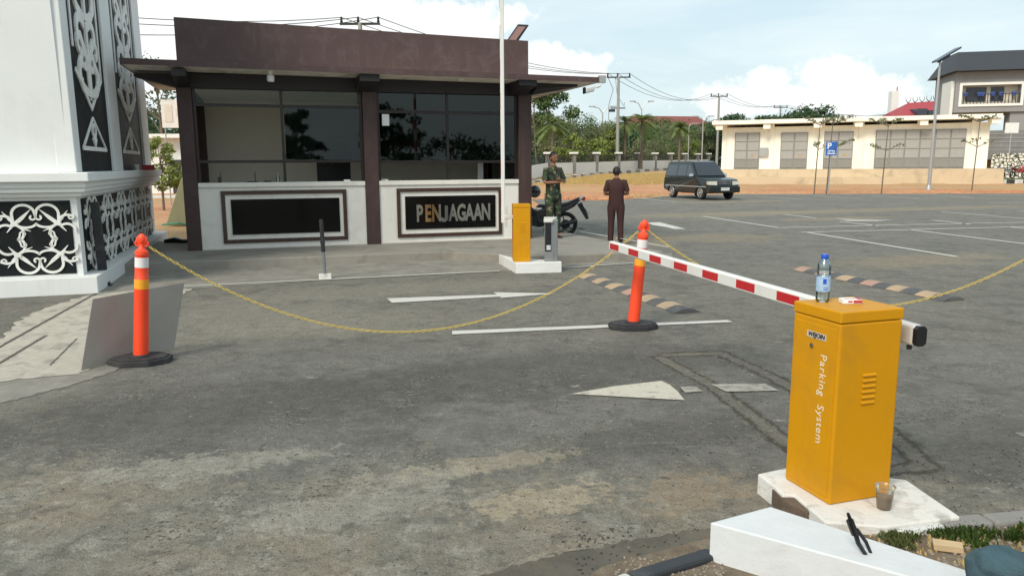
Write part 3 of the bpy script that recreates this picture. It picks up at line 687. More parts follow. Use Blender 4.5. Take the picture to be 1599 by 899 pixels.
# leaning sheet
a, b = gp(127, 580), gp(272, 546)
d = (b - a); L = np.linalg.norm(d)
t = thing('metal_sheet', 'grey flat metal sheet standing behind the left orange post', 'sheet', (a[0], a[1], .01), math.atan2(d[1], d[0]))
tl_, tr_ = at(145, 467, a[1] + .20), at(288, 441, b[1] + .20)
def lc(p):
    v_ = p - a; u_ = d / L; return (v_[0] * u_[0] + v_[1] * u_[1], -v_[0] * u_[1] + v_[1] * u_[0], p[2] - .01)
tl_, tr_ = lc(tl_), lc(tr_)
MB().hexa([(0, 0, 0), (L, 0, 0), (L, .006, 0), (0, .006, 0), tl_, tr_, (tr_[0], tr_[1] + .006, tr_[2]), (tl_[0], tl_[1] + .006, tl_[2])]).build('sheet_panel', 'sheet', t)

# ------------------------------------------------------------------ guard booth
BO = (-5.97, 13.86); BA = R(17.64)
booth = thing('guard_booth', 'dark brown guard booth with wide canopy and counter windows', 'building', (BO[0], BO[1], .15), BA)
DEP = 3.0; zb = 2.93   # local z: 0 = platform
for i, (x0, x1) in enumerate(((0, .25), (3.28, 3.55), (6.43, 6.71))):
    MB().box(x0, x1, 0, .28, 0, zb + .002).build('pillar', 'brown', booth, bevel=.008)
for x0, x1 in ((0, .25), (6.43, 6.71)): MB().box(x0, x1, DEP - .25, DEP, 0, zb).build('pillar', 'brown', booth, bevel=.008)
m = MB(); m.box(0.0, 6.71, .004, .26, zb, zb + .25); m.box(.02, .24, .27, DEP, zb, zb + .25); m.box(6.45, 6.69, .27, DEP, zb, zb + .25); m.build('ring_beam', 'darkwood', booth)
for x0, x1 in ((.02, .24), (3.16, 3.52), (6.2, 6.56)):
    MB().hexa([(x0, -.74, zb + .12), (x1, -.74, zb + .12), (x1, .0, zb), (x0, .0, zb), (x0, -.74, zb + .235), (x1, -.74, zb + .235), (x1, .0, zb + .235), (x0, .0, zb + .235)]).build('canopy_bracket', 'darkwood', booth)
m = MB(); m.hexa([(6.70, -.3, zb + .1), (7.6, -.3, zb + .17), (7.6, .0, zb + .17), (6.70, .0, zb), (6.70, -.3, zb + .235), (7.6, -.3, zb + .235), (7.6, .0, zb + .235), (6.70, .0, zb + .235)]); m.build('side_bracket', 'darkwood', booth)
m = MB(); m.hexa([(-.66, .0, zb + .17), (.0, .0, zb), (.0, .28, zb), (-.66, .28, zb + .17), (-.66, .0, zb + .235), (.0, .0, zb + .235), (.0, .28, zb + .235), (-.66, .28, zb + .235)]); m.build('side_bracket', 'darkwood', booth)
# canopy slab: slightly lower to the right, like the real one
m = MB(); za, zc = 3.21, 3.14
def slab(x0, x1, y0, y1, dz0, dz1, mm):
    f = lambda x: za + (zc - za) * (x + .73) / 8.6
    mm.hexa([(x0, y0, f(x0) + dz0), (x1, y0, f(x1) + dz0), (x1, y1, f(x1) + dz0), (x0, y1, f(x0) + dz0), (x0, y0, f(x0) + dz1), (x1, y0, f(x1) + dz1), (x1, y1, f(x1) + dz1), (x0, y1, f(x0) + dz1)])
slab(-.72, 7.84, -.79, DEP + .8, 0, .09, m); can = m.build('canopy', 'soffit', booth)
m = MB(); slab(-.74, 7.86, -.815, -.79, -.003, .096, m); slab(-.745, -.72, -.79, DEP + .8, -.003, .096, m); slab(7.84, 7.865, -.79, DEP + .8, -.003, .096, m); m.build('fascia', 'brownsc', booth)
m = MB()
def pz(x): return 4.13 + (4.0 - 4.13) * x / 6.66
m.hexa([(.05, .0, za + .09), (6.64, .0, zc + .09), (6.64, .15, zc + .09), (.05, .15, za + .09), (.05, .0, pz(0)), (6.64, .0, pz(6.66)), (6.64, .15, pz(6.66)), (.05, .15, pz(0))])
m.box(.05, .2, .15, DEP, 3.24, 4.08); m.box(6.49, 6.64, .15, DEP, 3.24, 3.96); m.box(.2, 6.49, DEP - .15, DEP, 3.24, 3.96)
m.build('parapet', 'brownsc', booth, bevel=.008)
# chipped paint marks on the parapet foot
m = MB()
for _ in range(46):
    x = rng.choice([rng.uniform(.3, 3), rng.uniform(3.2, 6.3)]); w = rng.uniform(.01, .12); z = za + .105 + rng.uniform(0, .06) - (x * .0105)
    m.hexa([(x, -.003, z), (x + w, -.003, z + .001), (x + w, .0, z + .001), (x, .0, z), (x + .005, -.003, z + rng.uniform(.003, .009)), (x + w - .004, -.003, z + .008), (x + w - .004, .0, z + .008), (x + .005, .0, z + .005)])
o = m.build('chipped_paint', 'soffit', booth); o['kind'] = 'stuff'
MB().box(-.0, 6.7, DEP - .06, DEP - .005, 0, zb + .06).build('back_wall', 'interior', booth)
MB().box(2.55, 3.3, DEP - .075, DEP - .065, 0.02, 2.05).build('back_door', 'blackplastic', booth)
MB().box(3.9, 4.62, DEP - .075, DEP - .065, 2.0, 2.7).build('wall_cabinet', 'blackplastic', booth)
MB().box(3.37, 3.45, .30, DEP - .3, 0, 1.0).build('desk_partition', 'interior', booth)
MB().box(.05, .10, .27, DEP - .25, 0, zb + .06).build('left_wall', 'interior', booth)
MB().box(.02, 6.69, .02, DEP, .0, .02).build('booth_floor', 'intfloor', booth)
MB().box(.02, 6.69, .27, DEP - .06, zb + .01, zb + .05).build('booth_ceiling', 'ceiling', booth)
# right end wall: low wall + glass
MB().box(6.5, 6.62, .3, DEP - .26, 0, 1.15).build('end_wall', 'boothwhite', booth)
g_ = MB().box(6.54, 6.55, .3, DEP - .26, 1.15, zb).build('end_pane', 'tint', booth)
def bay(x0, x1, nm):
    w = MB().box(x0, x1, .035, .17, 0.0, 1.15).build('counter_wall', 'boothwhite', booth)
    MB().box(x0 - .0, x1, -.0, .26, 1.15, 1.235).build('counter_top', 'boothwhite', booth, bevel=.008)
    return w
w1 = bay(.252, 3.278, 0); w2 = bay(3.552, 6.428, 1)
for (w, a0, a1) in ((w1, .63, 2.91), (w2, 3.885, 6.06)):
    m = MB(); b0, b1, z0, z1, t_ = a0, a1, .11, 1.085, .07
    m.box(b0, b1, .0, .034, z1 - t_, z1); m.box(b0, b1, .0, .034, z0, z0 + t_); m.box(b0, b0 + t_, .0, .034, z0 + t_, z1 - t_); m.box(b1 - t_, b1, .0, .034, z0 + t_, z1 - t_)
    m.build('panel_border', 'brownframe', w, bevel=.004)
    pnl = MB().box(a0 + .165, a1 - .14, .012, .034, .27, .925).build('granite_panel', 'granite', w)
for i, ch in enumerate('PENJAGAAN'):
    ux = 4.245 + .0 + (i + .5) * .1725
    if ch == 'J':
        mj = MB(); mj.xz([(.01, .33), (.075, .33), (.075, .08), (.06, .03), (.02, .0), (-.035, .0), (-.07, .03), (-.075, .09), (-.02, .09), (-.012, .062), (.0, .062), (.01, .085)], 0, .014)
        o = mj.build('sign_letter', 'letter', booth); o.location = (ux - .01, -.002, .40)
    else:
        o = text_mesh('sign_letter', ch, .46, 'letter', booth, (ux, .004, .565), (R(90), 0, 0), extrude=.008, bold=.016, xs=.56)
# window frames
def win(x0, x1, xm, tr1, lo):
    m = MB(); f = .05
    m.box(x0, x0 + f, .10, .15, 1.235, zb); m.box(x1 - f, x1, .10, .15, 1.235, zb)
    m.box(xm - f / 2, xm + f / 2, .10, .15, 1.235, zb)
    for z in (tr1, lo):
        m.box(x0 + f, xm - f / 2, .102, .148, z - f / 2, z + f / 2); m.box(xm + f / 2, x1 - f, .102, .148, z - f / 2, z + f / 2)
    return m.build('window_frame', 'alu', booth)
fr1 = win(.254, 3.276, 1.79, 2.64, 1.62); fr2 = win(3.554, 6.426, 4.96, 2.57, 1.60)
MB().box(1.83, 3.22, .12, .127, 1.65, 2.62).build('pane', 'tint', fr1); MB().box(1.83, 3.2, .12, .126, 2.67, zb).build('upper_pane', 'clear', fr1)
MB().box(.31, 1.76, .12, .126, 2.67, zb).build('upper_pane', 'clear', fr1)
for x0, x1 in ((3.61, 4.93), (4.99, 6.37)):
    MB().box(x0, x1, .12, .127, 1.63, 2.54).build('pane', 'tint', fr2); MB().box(x0, x1, .12, .126, 2.60, zb).build('upper_pane', 'tint', fr2)
MB().box(3.66, 3.80, .112, .115, 2.3, 2.52).build('notice', 'paper', fr2)
# things on the counter / inside
def small(name, label, cat, u, v, z, mesh, mat, smooth=False):
    q = np.array(BO) + np.array([math.cos(BA), math.sin(BA)]) * u + np.array([-math.sin(BA), math.cos(BA)]) * v
    o = mesh.build(name, mat, smooth=smooth); o.location = (q[0], q[1], z + .15); o.rotation_euler = (0, 0, BA); tag(o, label, cat); return o
small('handheld_radio', 'black walkie-talkie standing on the left counter', 'radio', .62, .2, 1.236, MB().box(-.03, .03, -.02, .02, 0, .1).tube([(.02, 0, .1), (.02, 0, .19)], .008, 6), 'blackplastic')
small('antenna', 'thin black antenna on the left counter beside the radio', 'antenna', 1.2, .2, 1.236, MB().box(-.1, .1, -.03, .03, 0, .02).tube([(.05, 0, .02), (.05, 0, .2)], .008, 6), 'blackplastic')
small('cable_coil', 'low coil of black cable lying on the left counter', 'cable', 1.47, .2, 1.236, MB().torus((0, 0, .012), .06, .012, 'z', 20, 6), 'cable', True)
small('glass_jar', 'small clear bottle under the hanging wire on the left counter', 'bottle', 1.66, .2, 1.236, MB().lathe([(.03, 0), (.03, .1), (.015, .13), (.015, .16)], 14), 'bottle', True)
small('white_box', 'tiny white box at the right end of the left counter', 'box', 2.95, .2, 1.236, MB().box(-.06, .06, -.03, .03, 0, .03), 'paper')
small('white_router', 'white flat router at the left end of the right counter', 'router', 3.68, .2, 1.236, MB().box(-.07, .07, -.03, .03, 0, .03), 'paper')
small('wall_switch', 'beige switch plate on the booth back wall', 'switch', 1.9, DEP - .07, 1.75, MB().box(-.09, .09, -.01, 0, -.05, .05), 'greywall')
small('white_board', 'white narrow board standing inside the right bay', 'board', 5.85, .9, 1.2, MB().box(-.06, .06, -.01, .01, 0, .42), 'paper')
# ceiling lamp, downlights, cctv, floodlight
def bl(u, v, z): q = np.array(BO) + np.array([math.cos(BA), math.sin(BA)]) * u + np.array([-math.sin(BA), math.cos(BA)]) * v; return (q[0], q[1], z + .15)
t = thing('canopy_lamp', 'white jar-shaped lamp hanging under the front edge of the canopy', 'lamp', bl(1.62, -.55, 3.195), BA)
MB().lathe([(.05, 0), (.035, -.03), (.03, -.06)], 14).build('fitting', 'armwhite', t, True); MB().lathe([(.035, -.06), (.062, -.085), (.066, -.14), (.055, -.185), (.02, -.19)], 18).build('lamp_shade', 'lampwhite', t, True)
t = thing('downlight', 'small pale downlight under the canopy over the right bay', 'lamp', bl(5.1, -.5, 3.165), BA)
MB().lathe([(.07, 0), (.075, -.02), (.05, -.04), (.02, -.045)], 16).build('downlight_body', 'lampwhite', t, True)
c = bl(7.86, -.80, 3.16)
t = thing('security_camera', 'white bullet camera hanging from the right corner of the canopy', 'camera', c, BA)
MB().box(-.02, .12, -.05, .05, -.03, .11).build('junction_box', 'galv', t, bevel=.005)
MB().tube([(.03, -.02, -.03), (-.02, -.05, -.1), (-.12, -.08, -.13)], .022, 8).build('mount_arm', 'armwhite', t, True)
bod = MB().hexa([(-.36, -.16, -.26), (-.12, -.06, -.20), (-.12, .05, -.20), (-.36, -.05, -.26), (-.36, -.16, -.14), (-.12, -.06, -.09), (-.12, .05, -.09), (-.36, -.05, -.14)]).build('camera_body', 'armwhite', t, bevel=.03)
MB().hexa([(-.39, -.17, -.265), (-.355, -.155, -.258), (-.355, -.045, -.258), (-.39, -.06, -.265), (-.39, -.17, -.135), (-.355, -.155, -.138), (-.355, -.045, -.138), (-.39, -.06, -.135)]).build('lens_face', 'blackplastic', bod, bevel=.012)
c = bl(6.35, .25, 3.98)
t = thing('flood_light', 'slanted solar floodlight on the right end of the booth parapet', 'lamp', c, BA)
hd = MB().hexa([(-.1, -.02, .0), (.12, -.02, .0), (.12, .02, .03), (-.1, .02, .03), (.16, -.02, .36), (.38, -.02, .36), (.38, .02, .38), (.16, .02, .38)]).build('lamp_head', 'blackmetal', t)
MB().hexa([(-.06, -.03, .05), (.09, -.03, .05), (.09, -.024, .05), (-.06, -.024, .05), (.15, -.03, .33), (.31, -.03, .33), (.31, -.024, .33), (.15, -.024, .33)]).build('led_panel', pm('led_lens', (.35, .2, .18), .3), hd)
# ------------------------------------------------------------------ barrier gates
def housing(par, w, d, h, front='y', text=True):
    """yellow cabinet, origin at near-left corner, x right, y back"""
    b = MB(); b.box(0, w, 0, d, 0, h - .055); b = b.build('housing', 'yellow', par, bevel=.009)
    l = MB(); l.box(-.0025, w + .0025, -.0025, d + .0025, h - .053, h); l.build('lid', 'yellow', par, bevel=.006)
    lv = MB()
    for k in range(6):
        z = h * .665 - k * .0265
        n = 6
        vs = []
        for i in range(n + 1):
            a = math.pi / 2 * i / n; vs += [(w * .40, -.008 * math.sin(a), z - .0 + .011 * math.cos(a)), (w * .40 + .074, -.008 * math.sin(a), z + .011 * math.cos(a))]
        vs += [(w * .40, .001, z), (w * .40 + .074, .001, z)]
        m0 = len(vs) // 2
        lv.add(vs, [(2 * i, 2 * i + 1, 2 * i + 3, 2 * i + 2) for i in range(m0 - 1)] + [tuple(2 * i for i in range(m0)), tuple(2 * i + 1 for i in range(m0))[::-1]])
    lv.build('vent_louvres', 'yellow', b, True)
    return b
S_box = S(2.432, 2.742)
gate = thing('barrier_gate', 'yellow parking barrier in the foreground with lowered red and white arm', 'barrier', (S_box[0], S_box[1], .105), SA)
W_, D_, H_ = .352, .325, .925
hs = housing(gate, W_, D_, H_)
dr = MB().box(-.0035, .001, .022, D_ - .022, .03, H_ - .085).build('door', 'yellow', gate, bevel=.002)
MB().box(-.0055, -.0035, .085, .215, .772, .802).build('maker_plate', 'silver', dr)
text_mesh('plate_lettering', 'WEJOIN', .030, 'blackplastic', dr, (-.0062, .15, .787), (R(90), 0, R(-90)), extrude=.0006, bold=.0010, shear=.2, xs=1.05)
lk = MB().lathe([(.011, 0), (.011, .006), (.006, .008)], 12, (0, 0, 0), 'x')
o = lk.build('lock', 'chrome', dr, True); o.location = (-.011, .175, .735)
text_mesh('side_lettering', 'Parking', .061, 'text', dr, (-.0048, .095, .607), (R(90), R(90), R(-90)), extrude=.0005, spacing=1.12)
text_mesh('side_lettering', 'System', .061, 'text', dr, (-.0048, .095, .367), (R(90), R(90), R(-90)), extrude=.0005, spacing=1.12)
# arm
tipw = gp(955, 383.5, .885); st = np.array([1.995, 3.545, .885])
loc = lambda p: ((p[0] - S_box[0]) * E1[0] + (p[1] - S_box[1]) * E1[1], (p[0] - S_box[0]) * E2[0] + (p[1] - S_box[1]) * E2[1], p[2] - .105)
A_, B_ = np.array([.475, .015, .778]), np.array(loc(tipw))
ad = B_ - A_; AL = np.linalg.norm(ad); aang = math.atan2(ad[1], ad[0])
arm = bpy.data.objects.new('barrier_arm', None)
oct_ = lambda w, h, c: [(-w + c, -h), (w - c, -h), (w, -h + c), (w, h - c), (w - c, h), (-w + c, h), (-w, h - c), (-w, -h + c)]
def extr(prof, x0, x1):
    n = len(prof); m = MB()
    m.add([(x0, p[0], p[1]) for p in prof] + [(x1, p[0], p[1]) for p in prof], [tuple(range(n))[::-1], tuple(range(n, 2 * n))] + [(i, (i + 1) % n, n + (i + 1) % n, n + i) for i in range(n)]); return m
arm_o = extr(oct_(.027, .047, .012), 0, AL).build('barrier_arm', 'armwhite', gate); arm_o.location = A_; arm_o.rotation_euler = (0, -math.asin(ad[2] / AL), aang)
stripes = [(955, 993 - 0)] if False else None
s0 = AL - .03
while s0 - .25 > .9:
    a1, a0 = s0, s0 - .235
    MB().box(a0, a1, .0275, .0295, -.027, .030).build('red_stripe', 'red', arm_o); MB().box(a0, a1, -.0295, -.0275, -.027, .030).build('red_stripe', 'red', arm_o); s0 -= .495
extr(oct_(.029, .049, .015), -.012, .012).build('end_cap', 'blackplastic', arm_o)
m = MB(); m.box(.012, .20, -.030, .034, -.050, .050); m.build('arm_sleeve', 'silver', arm_o, bevel=.012)
MB().box(.03, .36, -.038, -.028, .045, .066).build('clamp_bar', 'armwhite', arm_o, bevel=.003) if False else None
m = MB(); m.box(.10, .115, .034, .075, -.056, .066); m.box(.10, .34, .028, .075, .052, .066); m.build('clamp_bracket', 'armwhite', gate.children[0], bevel=.003)
o = bpy.data.objects['clamp_bracket']; o.parent = arm_o
m = MB(); m.lathe([(.012, -.075), (.012, -.055)], 8, (.05, .01, 0)); m.build('bolt', 'blackmetal', arm_o)
m = MB(); m.tube([(W_ + .0, .16, .778), (W_ + .09, .16, .778)], .035, 14); m.build('hub', 'silver', gate, True)
# plinth of the near gate
t = thing('concrete_plinth', 'low chipped white concrete plinth under the near yellow barrier', 'plinth', (0, 0, 0))
pp = [gp(1183, 738, .105), gp(1245, 728, .105), gp(1400, 745, .105), gp(1462, 812, .105), gp(1400, 830, .105), gp(1285, 822, .105), gp(1238, 778, .105)]
pp = [gp(1183, 739, .105)[:2], gp(1240, 727, .105)[:2], gp(1415, 748, .105)[:2], gp(1500, 806, .105)[:2], gp(1385, 822, .105)[:2], gp(1288, 814, .105)[:2], gp(1240, 772, .105)[:2], gp(1222, 772, .105)[:2], gp(1208, 758, .105)[:2]]
m = MB(); m.prism(pp, -.03, .105); m.build('plinth_block', 'plinthwhite', t, bevel=.008)
MB().prism([gp(1205, 757, .10)[:2], gp(1225, 750, .10)[:2], gp(1275, 785, .1)[:2], gp(1262, 796, .1)[:2], gp(1222, 782, .08)[:2]], -.03, .092).build('broken_mortar', 'dirtbrown', t, bevel=.01)
t = thing('white_block', 'freshly painted white concrete block with black cables rising from it', 'block', (0, 0, 0))
zt = .23
wb = [gp(1109, 815, zt)[:2], gp(1203, 790, zt)[:2], gp(1500, 886, zt)[:2], gp(1440, 905, zt)[:2]]
dd = np.array(wb[2]) - np.array(wb[1]); 
wb[2] = np.array(wb[1]) + dd * 1.05; wb[3] = np.array(gp(1420, 899, zt)[:2]) + dd * .02
wb[3] = np.array(wb[0]) + (np.array(wb[3]) - np.array(wb[0])) * 1.25
MB().prism(wb, -.02, zt).build('block_body', 'blockwhite', t, bevel=.006)
t = thing('cable_stub', 'pair of stiff black cables sticking up from the white block', 'cable', gp(1355, 864, zt))
e = gp(1355, 864, zt)
def cpt(x, y, dz, Yk=0): q = at(x, y, e[1] + Yk); return tuple(q - e)
m = MB(); m.tube([cpt(1352, 866, 0), cpt(1340, 847, 0, -.01), cpt(1334, 826, 0, -.015), cpt(1324, 801, 0, -.02)], [.008, .009, .0105, .006], 8)
m.tube([cpt(1360, 863, 0, .01), cpt(1352, 845, 0, .01), cpt(1338, 826, 0, -.01)], [.006, .007, .007], 8); m.tube([cpt(1335, 833, 0, -.012), cpt(1327, 812, 0, -.018)], .014, 8)
m.build('cable_pair', 'cable', t, True)
small_tip = None
# bottle
bx = lambda u, v: S(2.432 + u, 2.742 + v)
q = bx(.105, .255)
t = thing('water_bottle', 'clear plastic water bottle with blue cap on the yellow barrier', 'bottle', (q[0], q[1], 1.0315), R(10))
k_ = 1.02
prof = [(.0, 0), (.026, 0), (.031, .008), (.0315, .03), (.030, .034), (.0318, .04), (.0315, .05), (.0315, .125), (.029, .13), (.0315, .136), (.0315, .15), (.029, .156), (.031, .163), (.0295, .180), (.021, .198), (.0145, .207), (.0145, .214)]
bt = MB().lathe([(r * k_, z) for r, z in prof], 28).build('bottle_body', 'bottle', t, True)
MB().lathe([(.0165, .208), (.0175, .210), (.0175, .228), (.0165, .231), (.0, .231)], 24).build('cap', 'bottlecap', t, True)
m = MB(); n = 28
lab = pm('bottle_label', (.35, .5, .68), .4, var=.4, scale=60)
m.lathe([(.0324 * k_, .052), (.0326 * k_, .054), (.0326 * k_, .122), (.0324 * k_, .124)], 28); m.build('label_band', lab, t, True)
m = MB(); r_ = .0331 * k_
for (a0, a1, z0, z1) in ((240, 275, .060, .064), (240, 275, .070, .073), (235, 262, .09, .115)):
    pts = [(r_ * math.cos(R(a0 + (a1 - a0) * i / 6)), r_ * math.sin(R(a0 + (a1 - a0) * i / 6))) for i in range(7)]
    m.add([(p[0], p[1], z0) for p in pts] + [(p[0], p[1], z1) for p in pts], [(i, i + 1, 8 + i, 7 + i) for i in range(6)])
m.build('label_print', 'bottlecap', t)
MB().lathe([(.0, .004), (.027, .004), (.029, .15), (.0, .15)], 20).build('water', glassmat('water', (.78, .92, .95), .03), t, True) if False else None
q = bx(.20, .175)
t = thing('cigarette_pack', 'small white and red cigarette packet lying on the yellow barrier', 'packet', (q[0], q[1], 1.0315), R(-2))
pk = MB().box(-.045, .045, -.028, .028, 0, .022).build('packet_body', 'paper', t, bevel=.002)
m = MB(); m.box(.005, .0455, -.029, -.028, .004, .018); m.box(.025, .0455, -.0285, .0285, .0225, .0228); m.box(-.02, .0, -.0285, -.0282, .007, .015); m.box(.0452, .0458, -.027, .027, .002, .02); m.box(-.035, .015, -.018, -.008, .0222, .0228)
m.build('red_print', 'cigred', pk)
# plastic cup
e = gp(1380, 793, .105)
t = thing('plastic_cup', 'clear plastic cup with coffee dregs on the white plinth', 'cup', (e[0], e[1], .106))
m = MB(); prof = [(.0, .0), (.030, 0), (.033, .02), (.037, .06), (.042, .104), (.046, .108), (.046, .110), (.041, .106)]
m.lathe(prof, 26); m.build('cup_wall', 'cup', t, True)
MB().lathe([(.0, .003), (.029, .003), (.033, .045), (.034, .06), (0, .055)], 20).build('drink', 'coffee', t, True)
# wood offcut
e = gp(1480, 856, .07)
t = MB().hexa([(-.06, -.022, 0), (.055, -.03, 0), (.065, .02, 0), (-.05, .03, 0), (-.065, -.02, .03), (.05, -.026, .028), (.062, .022, .03), (-.055, .032, .032)]).build('wood_offcut', 'wood', bevel=.003)
t.location = (e[0], e[1], .066); t.rotation_euler = (0, 0, R(-12)); tag(t, 'pale offcut of wood lying on the grassy island soil', 'wood')

# second gate (raised arm) + reader
PX = S(4.05, 11.25)
e1_, e2_ = gp(865, 427), gp(877, 424)
pl_pts = [gp(779, 412), gp(866, 427), gp(877, 424), gp(800, 402)]
P0 = np.array(gp(818, 427))[:2] * 0 + gp(814, 426)[:2]
t = thing('concrete_plinth', 'clean white concrete plinth carrying the far barrier and card reader', 'plinth', (0, 0, 0))
a = gp(803, 426.5)[:2]; b = gp(878, 424.5)[:2]; c_ = gp(877, 407, .16)[:2]; d_ = gp(780, 409, .16)[:2]
MB().prism([gp(779, 411.5)[:2], gp(806, 427)[:2], gp(877, 425)[:2], gp(875, 408, .16)[:2] , gp(800, 402, .16)[:2]], -.02, .165).build('plinth_block', 'white', t, bevel=.008)
e = gp(802, 409, .165)
g2 = thing('barrier_gate', 'yellow parking barrier beside the booth with its arm raised upright', 'barrier', (e[0], e[1], .165), R(4))
h2 = housing(g2, .27, .30, .91)
MB().box(-.003, .001, .02, .28, .03, .82).build('door', 'yellow', g2)
MB().box(-.006, -.002, .03, .2, .35, .44).build('door_label', 'red', g2)
a2 = extr(oct_(.024, .03, .008), 0, 4.3).build('barrier_arm', 'armwhite', g2); a2.rotation_euler = (0, R(-90), 0); a2.location = (-.155, .1, .62)
for k in range(8):
    s0 = .25 + k * .5; MB().box(s0, s0 + .25, .0242, .026, -.02, .02).build('red_stripe', 'red', a2); MB().box(s0, s0 + .25, -.02, .02, .0302, .0315).build('red_stripe', 'red', a2)
MB().box(-.13, -.002, .05, .15, .68, .74).box(-.125, -.09, .06, .14, .55, .88).build('hub_bracket', 'silver', g2, bevel=.008)
e = gp(850, 408, .165)
rd = thing('card_reader', 'grey metal card reader column with black face and keypad', 'reader', (e[0], e[1], .166), R(-4))
MB().box(0, .21, 0, .16, 0, .66).build('column', 'greycoat', rd, bevel=.008)
MB().hexa([(-.01, -.05, .62), (.13, -.05, .62), (.2, .12, .66), (-.01, .12, .66), (-.01, -.05, .66), (.13, -.05, .66), (.2, .12, .70), (-.01, .12, .70)]).build('hood', 'silver', rd, bevel=.006)
fc = MB().box(.012, .105, -.02, .004, .16, .61).build('black_face', 'blackplastic', rd, bevel=.008)
MB().box(.004, .14, -.008, .003, .01, .155).build('lower_plate', 'steel', rd)
m = MB()
for i in range(3):
    for j in range(3): m.box(.036 + i * .022, .054 + i * .022, -.024, -.019, .185 + j * .026, .206 + j * .026)
m.build('keypad', 'keys', fc)
# thin post by lane line
e = gp(508, 436)
t = thing('thin_post', 'thin grey steel pipe standing in a small white block', 'post', (e[0], e[1], 0), R(15), ry=R(-1.5))
MB().box(-.09, .09, -.06, .06, -.01, .085).build('foot_block', 'plinthwhite', t, bevel=.006)
MB().tube([(0, 0, .08), (0, 0, .62)], .024, 10).build('pipe', 'greycoat', t, True); MB().tube([(0, 0, .42), (0, 0, .9)], .032, 10).box(-.035, .035, -.035, .035, .54, .60).build('sleeve', 'blackmetal', t, True)

# ------------------------------------------------------------------ bollards and chains
def bollard(label, loc, rz, tilt):
    t = thing('traffic_bollard', label, 'bollard', loc, rz, 'orange chain posts', ry=tilt)
    m = MB(); n8 = [(-.25, -.07), (-.12, -.17), (.12, -.17), (.25, -.07), (.25, .07), (.12, .17), (-.12, .17), (-.25, .07)]
    m.prism(n8, 0, .05); m.prism([(x * .9, y * .88) for x, y in n8], .05, .062); m.lathe([(.085, .06), (.08, .075), (.066, .08)], 20); b = m.build('rubber_base', 'rubber', t, bevel=.01)
    b.rotation_euler = (0, -tilt, 0)
    m = MB(); m.lathe([(.062, .07), (.060, .30), (.057, .74), (.058, .745), (.055, .75), (.052, .95), (.056, .955), (.054, .985), (.035, 1.0), (.022, 1.02), (.020, 1.05)], 24)
    m.torus((0, 0, 1.078), .033, .016, 'y', 20, 8)
    m.sphere((0, 0, 1.085), (.036, .032, .052), 14, 8); m.torus((.032, 0, 1.05), .02, .009, 'y', 12, 6); m.torus((-.032, 0, 1.05), .02, .009, 'y', 12, 6); m.build('post_body', 'orange', t, True)
    MB().lathe([(.0575, .66), (.0585, .661), (.0583, .742), (.057, .743)], 24).build('amber_band', 'reflyel', t, True)
    MB().lathe([(.054, .845), (.0552, .846), (.0548, .930), (.053, .931)], 24).build('white_band', 'reflwhite', t, True)
    return t
bolL = bollard('orange post with chain in front of the grey metal sheet', gp(220, 566), R(8), R(5))
bolM = bollard('orange post between two chains just behind the lowered red and white arm', gp(988, 512), R(2), R(5.2))
p3 = np.array([5.45, 7.3, 0])
bolR = bollard('orange post at the far right end of the second chain', p3, R(0), 0)
def chain(label, A, B, low):
    A, B = np.array(A, float), np.array(B, float); N = 400
    sgn = np.linspace(0, 1, N); 
    # parabola through the ends with the lowest height given
    k = A[2] + B[2]; sag = ((A[2] + B[2]) / 2 - low)
    P = np.array([A + (B - A) * s_ - np.array([0, 0, 4 * sag * s_ * (1 - s_)]) for s_ in sgn])
    L = np.r_[0, np.cumsum(np.linalg.norm(np.diff(P, axis=0), axis=1))]; n = int(L[-1] / .033)
    m = MB()
    for i in range(n):
        s_ = (i + .5) * .033; p = np.array([np.interp(s_, L, P[:, j]) for j in range(3)]); q = np.array([np.interp(min(s_ + .01, L[-1]), L, P[:, j]) for j in range(3)])
        d = q - p; d /= np.linalg.norm(d); s1 = np.cross(d, (0, 0, 1)); s1 /= np.linalg.norm(s1); s2 = np.cross(s1, d)
        a = R(45 + (90 if i % 2 else 0) + rng.uniform(-15, 15)); w = s1 * math.cos(a) + s2 * math.sin(a); nn = np.cross(d, w)
        vs = []; K, M_ = 10, 5
        for u in range(K):
            tt = 2 * math.pi * u / K; c0 = d * .019 * math.cos(tt) + w * .010 * math.sin(tt); out = d * math.cos(tt) + w * math.sin(tt)
            for v in range(M_):
                vv = 2 * math.pi * v / M_; vs.append(p + c0 + (out * math.cos(vv) + nn * math.sin(vv)) * .0036)
        m.add(vs, [(u * M_ + v, u * M_ + (v + 1) % M_, ((u + 1) % K) * M_ + (v + 1) % M_, ((u + 1) % K) * M_ + v) for u in range(K) for v in range(M_)])
    return tag(m.build('plastic_chain', 'chain', smooth=True), label, 'chain', 'yellow plastic chains')
def topof(b, z=1.02):
    ry = b.rotation_euler[1]; rz = b.rotation_euler[2]; dx = z * math.sin(ry); return np.array(b.location) + np.array([dx * math.cos(rz), dx * math.sin(rz), z * math.cos(ry)])
cA, cM, cR = topof(bolL), topof(bolM), topof(bolR)
chain('yellow chain sagging across the lane between the left and middle orange posts', cA + (.06, .01, 0), cM + (-.05, 0, 0), .12)
chain('yellow chain running from the middle orange post past the yellow barrier to the right', cM + (.05, 0, 0), cR + (-.05, 0, 0), .24)

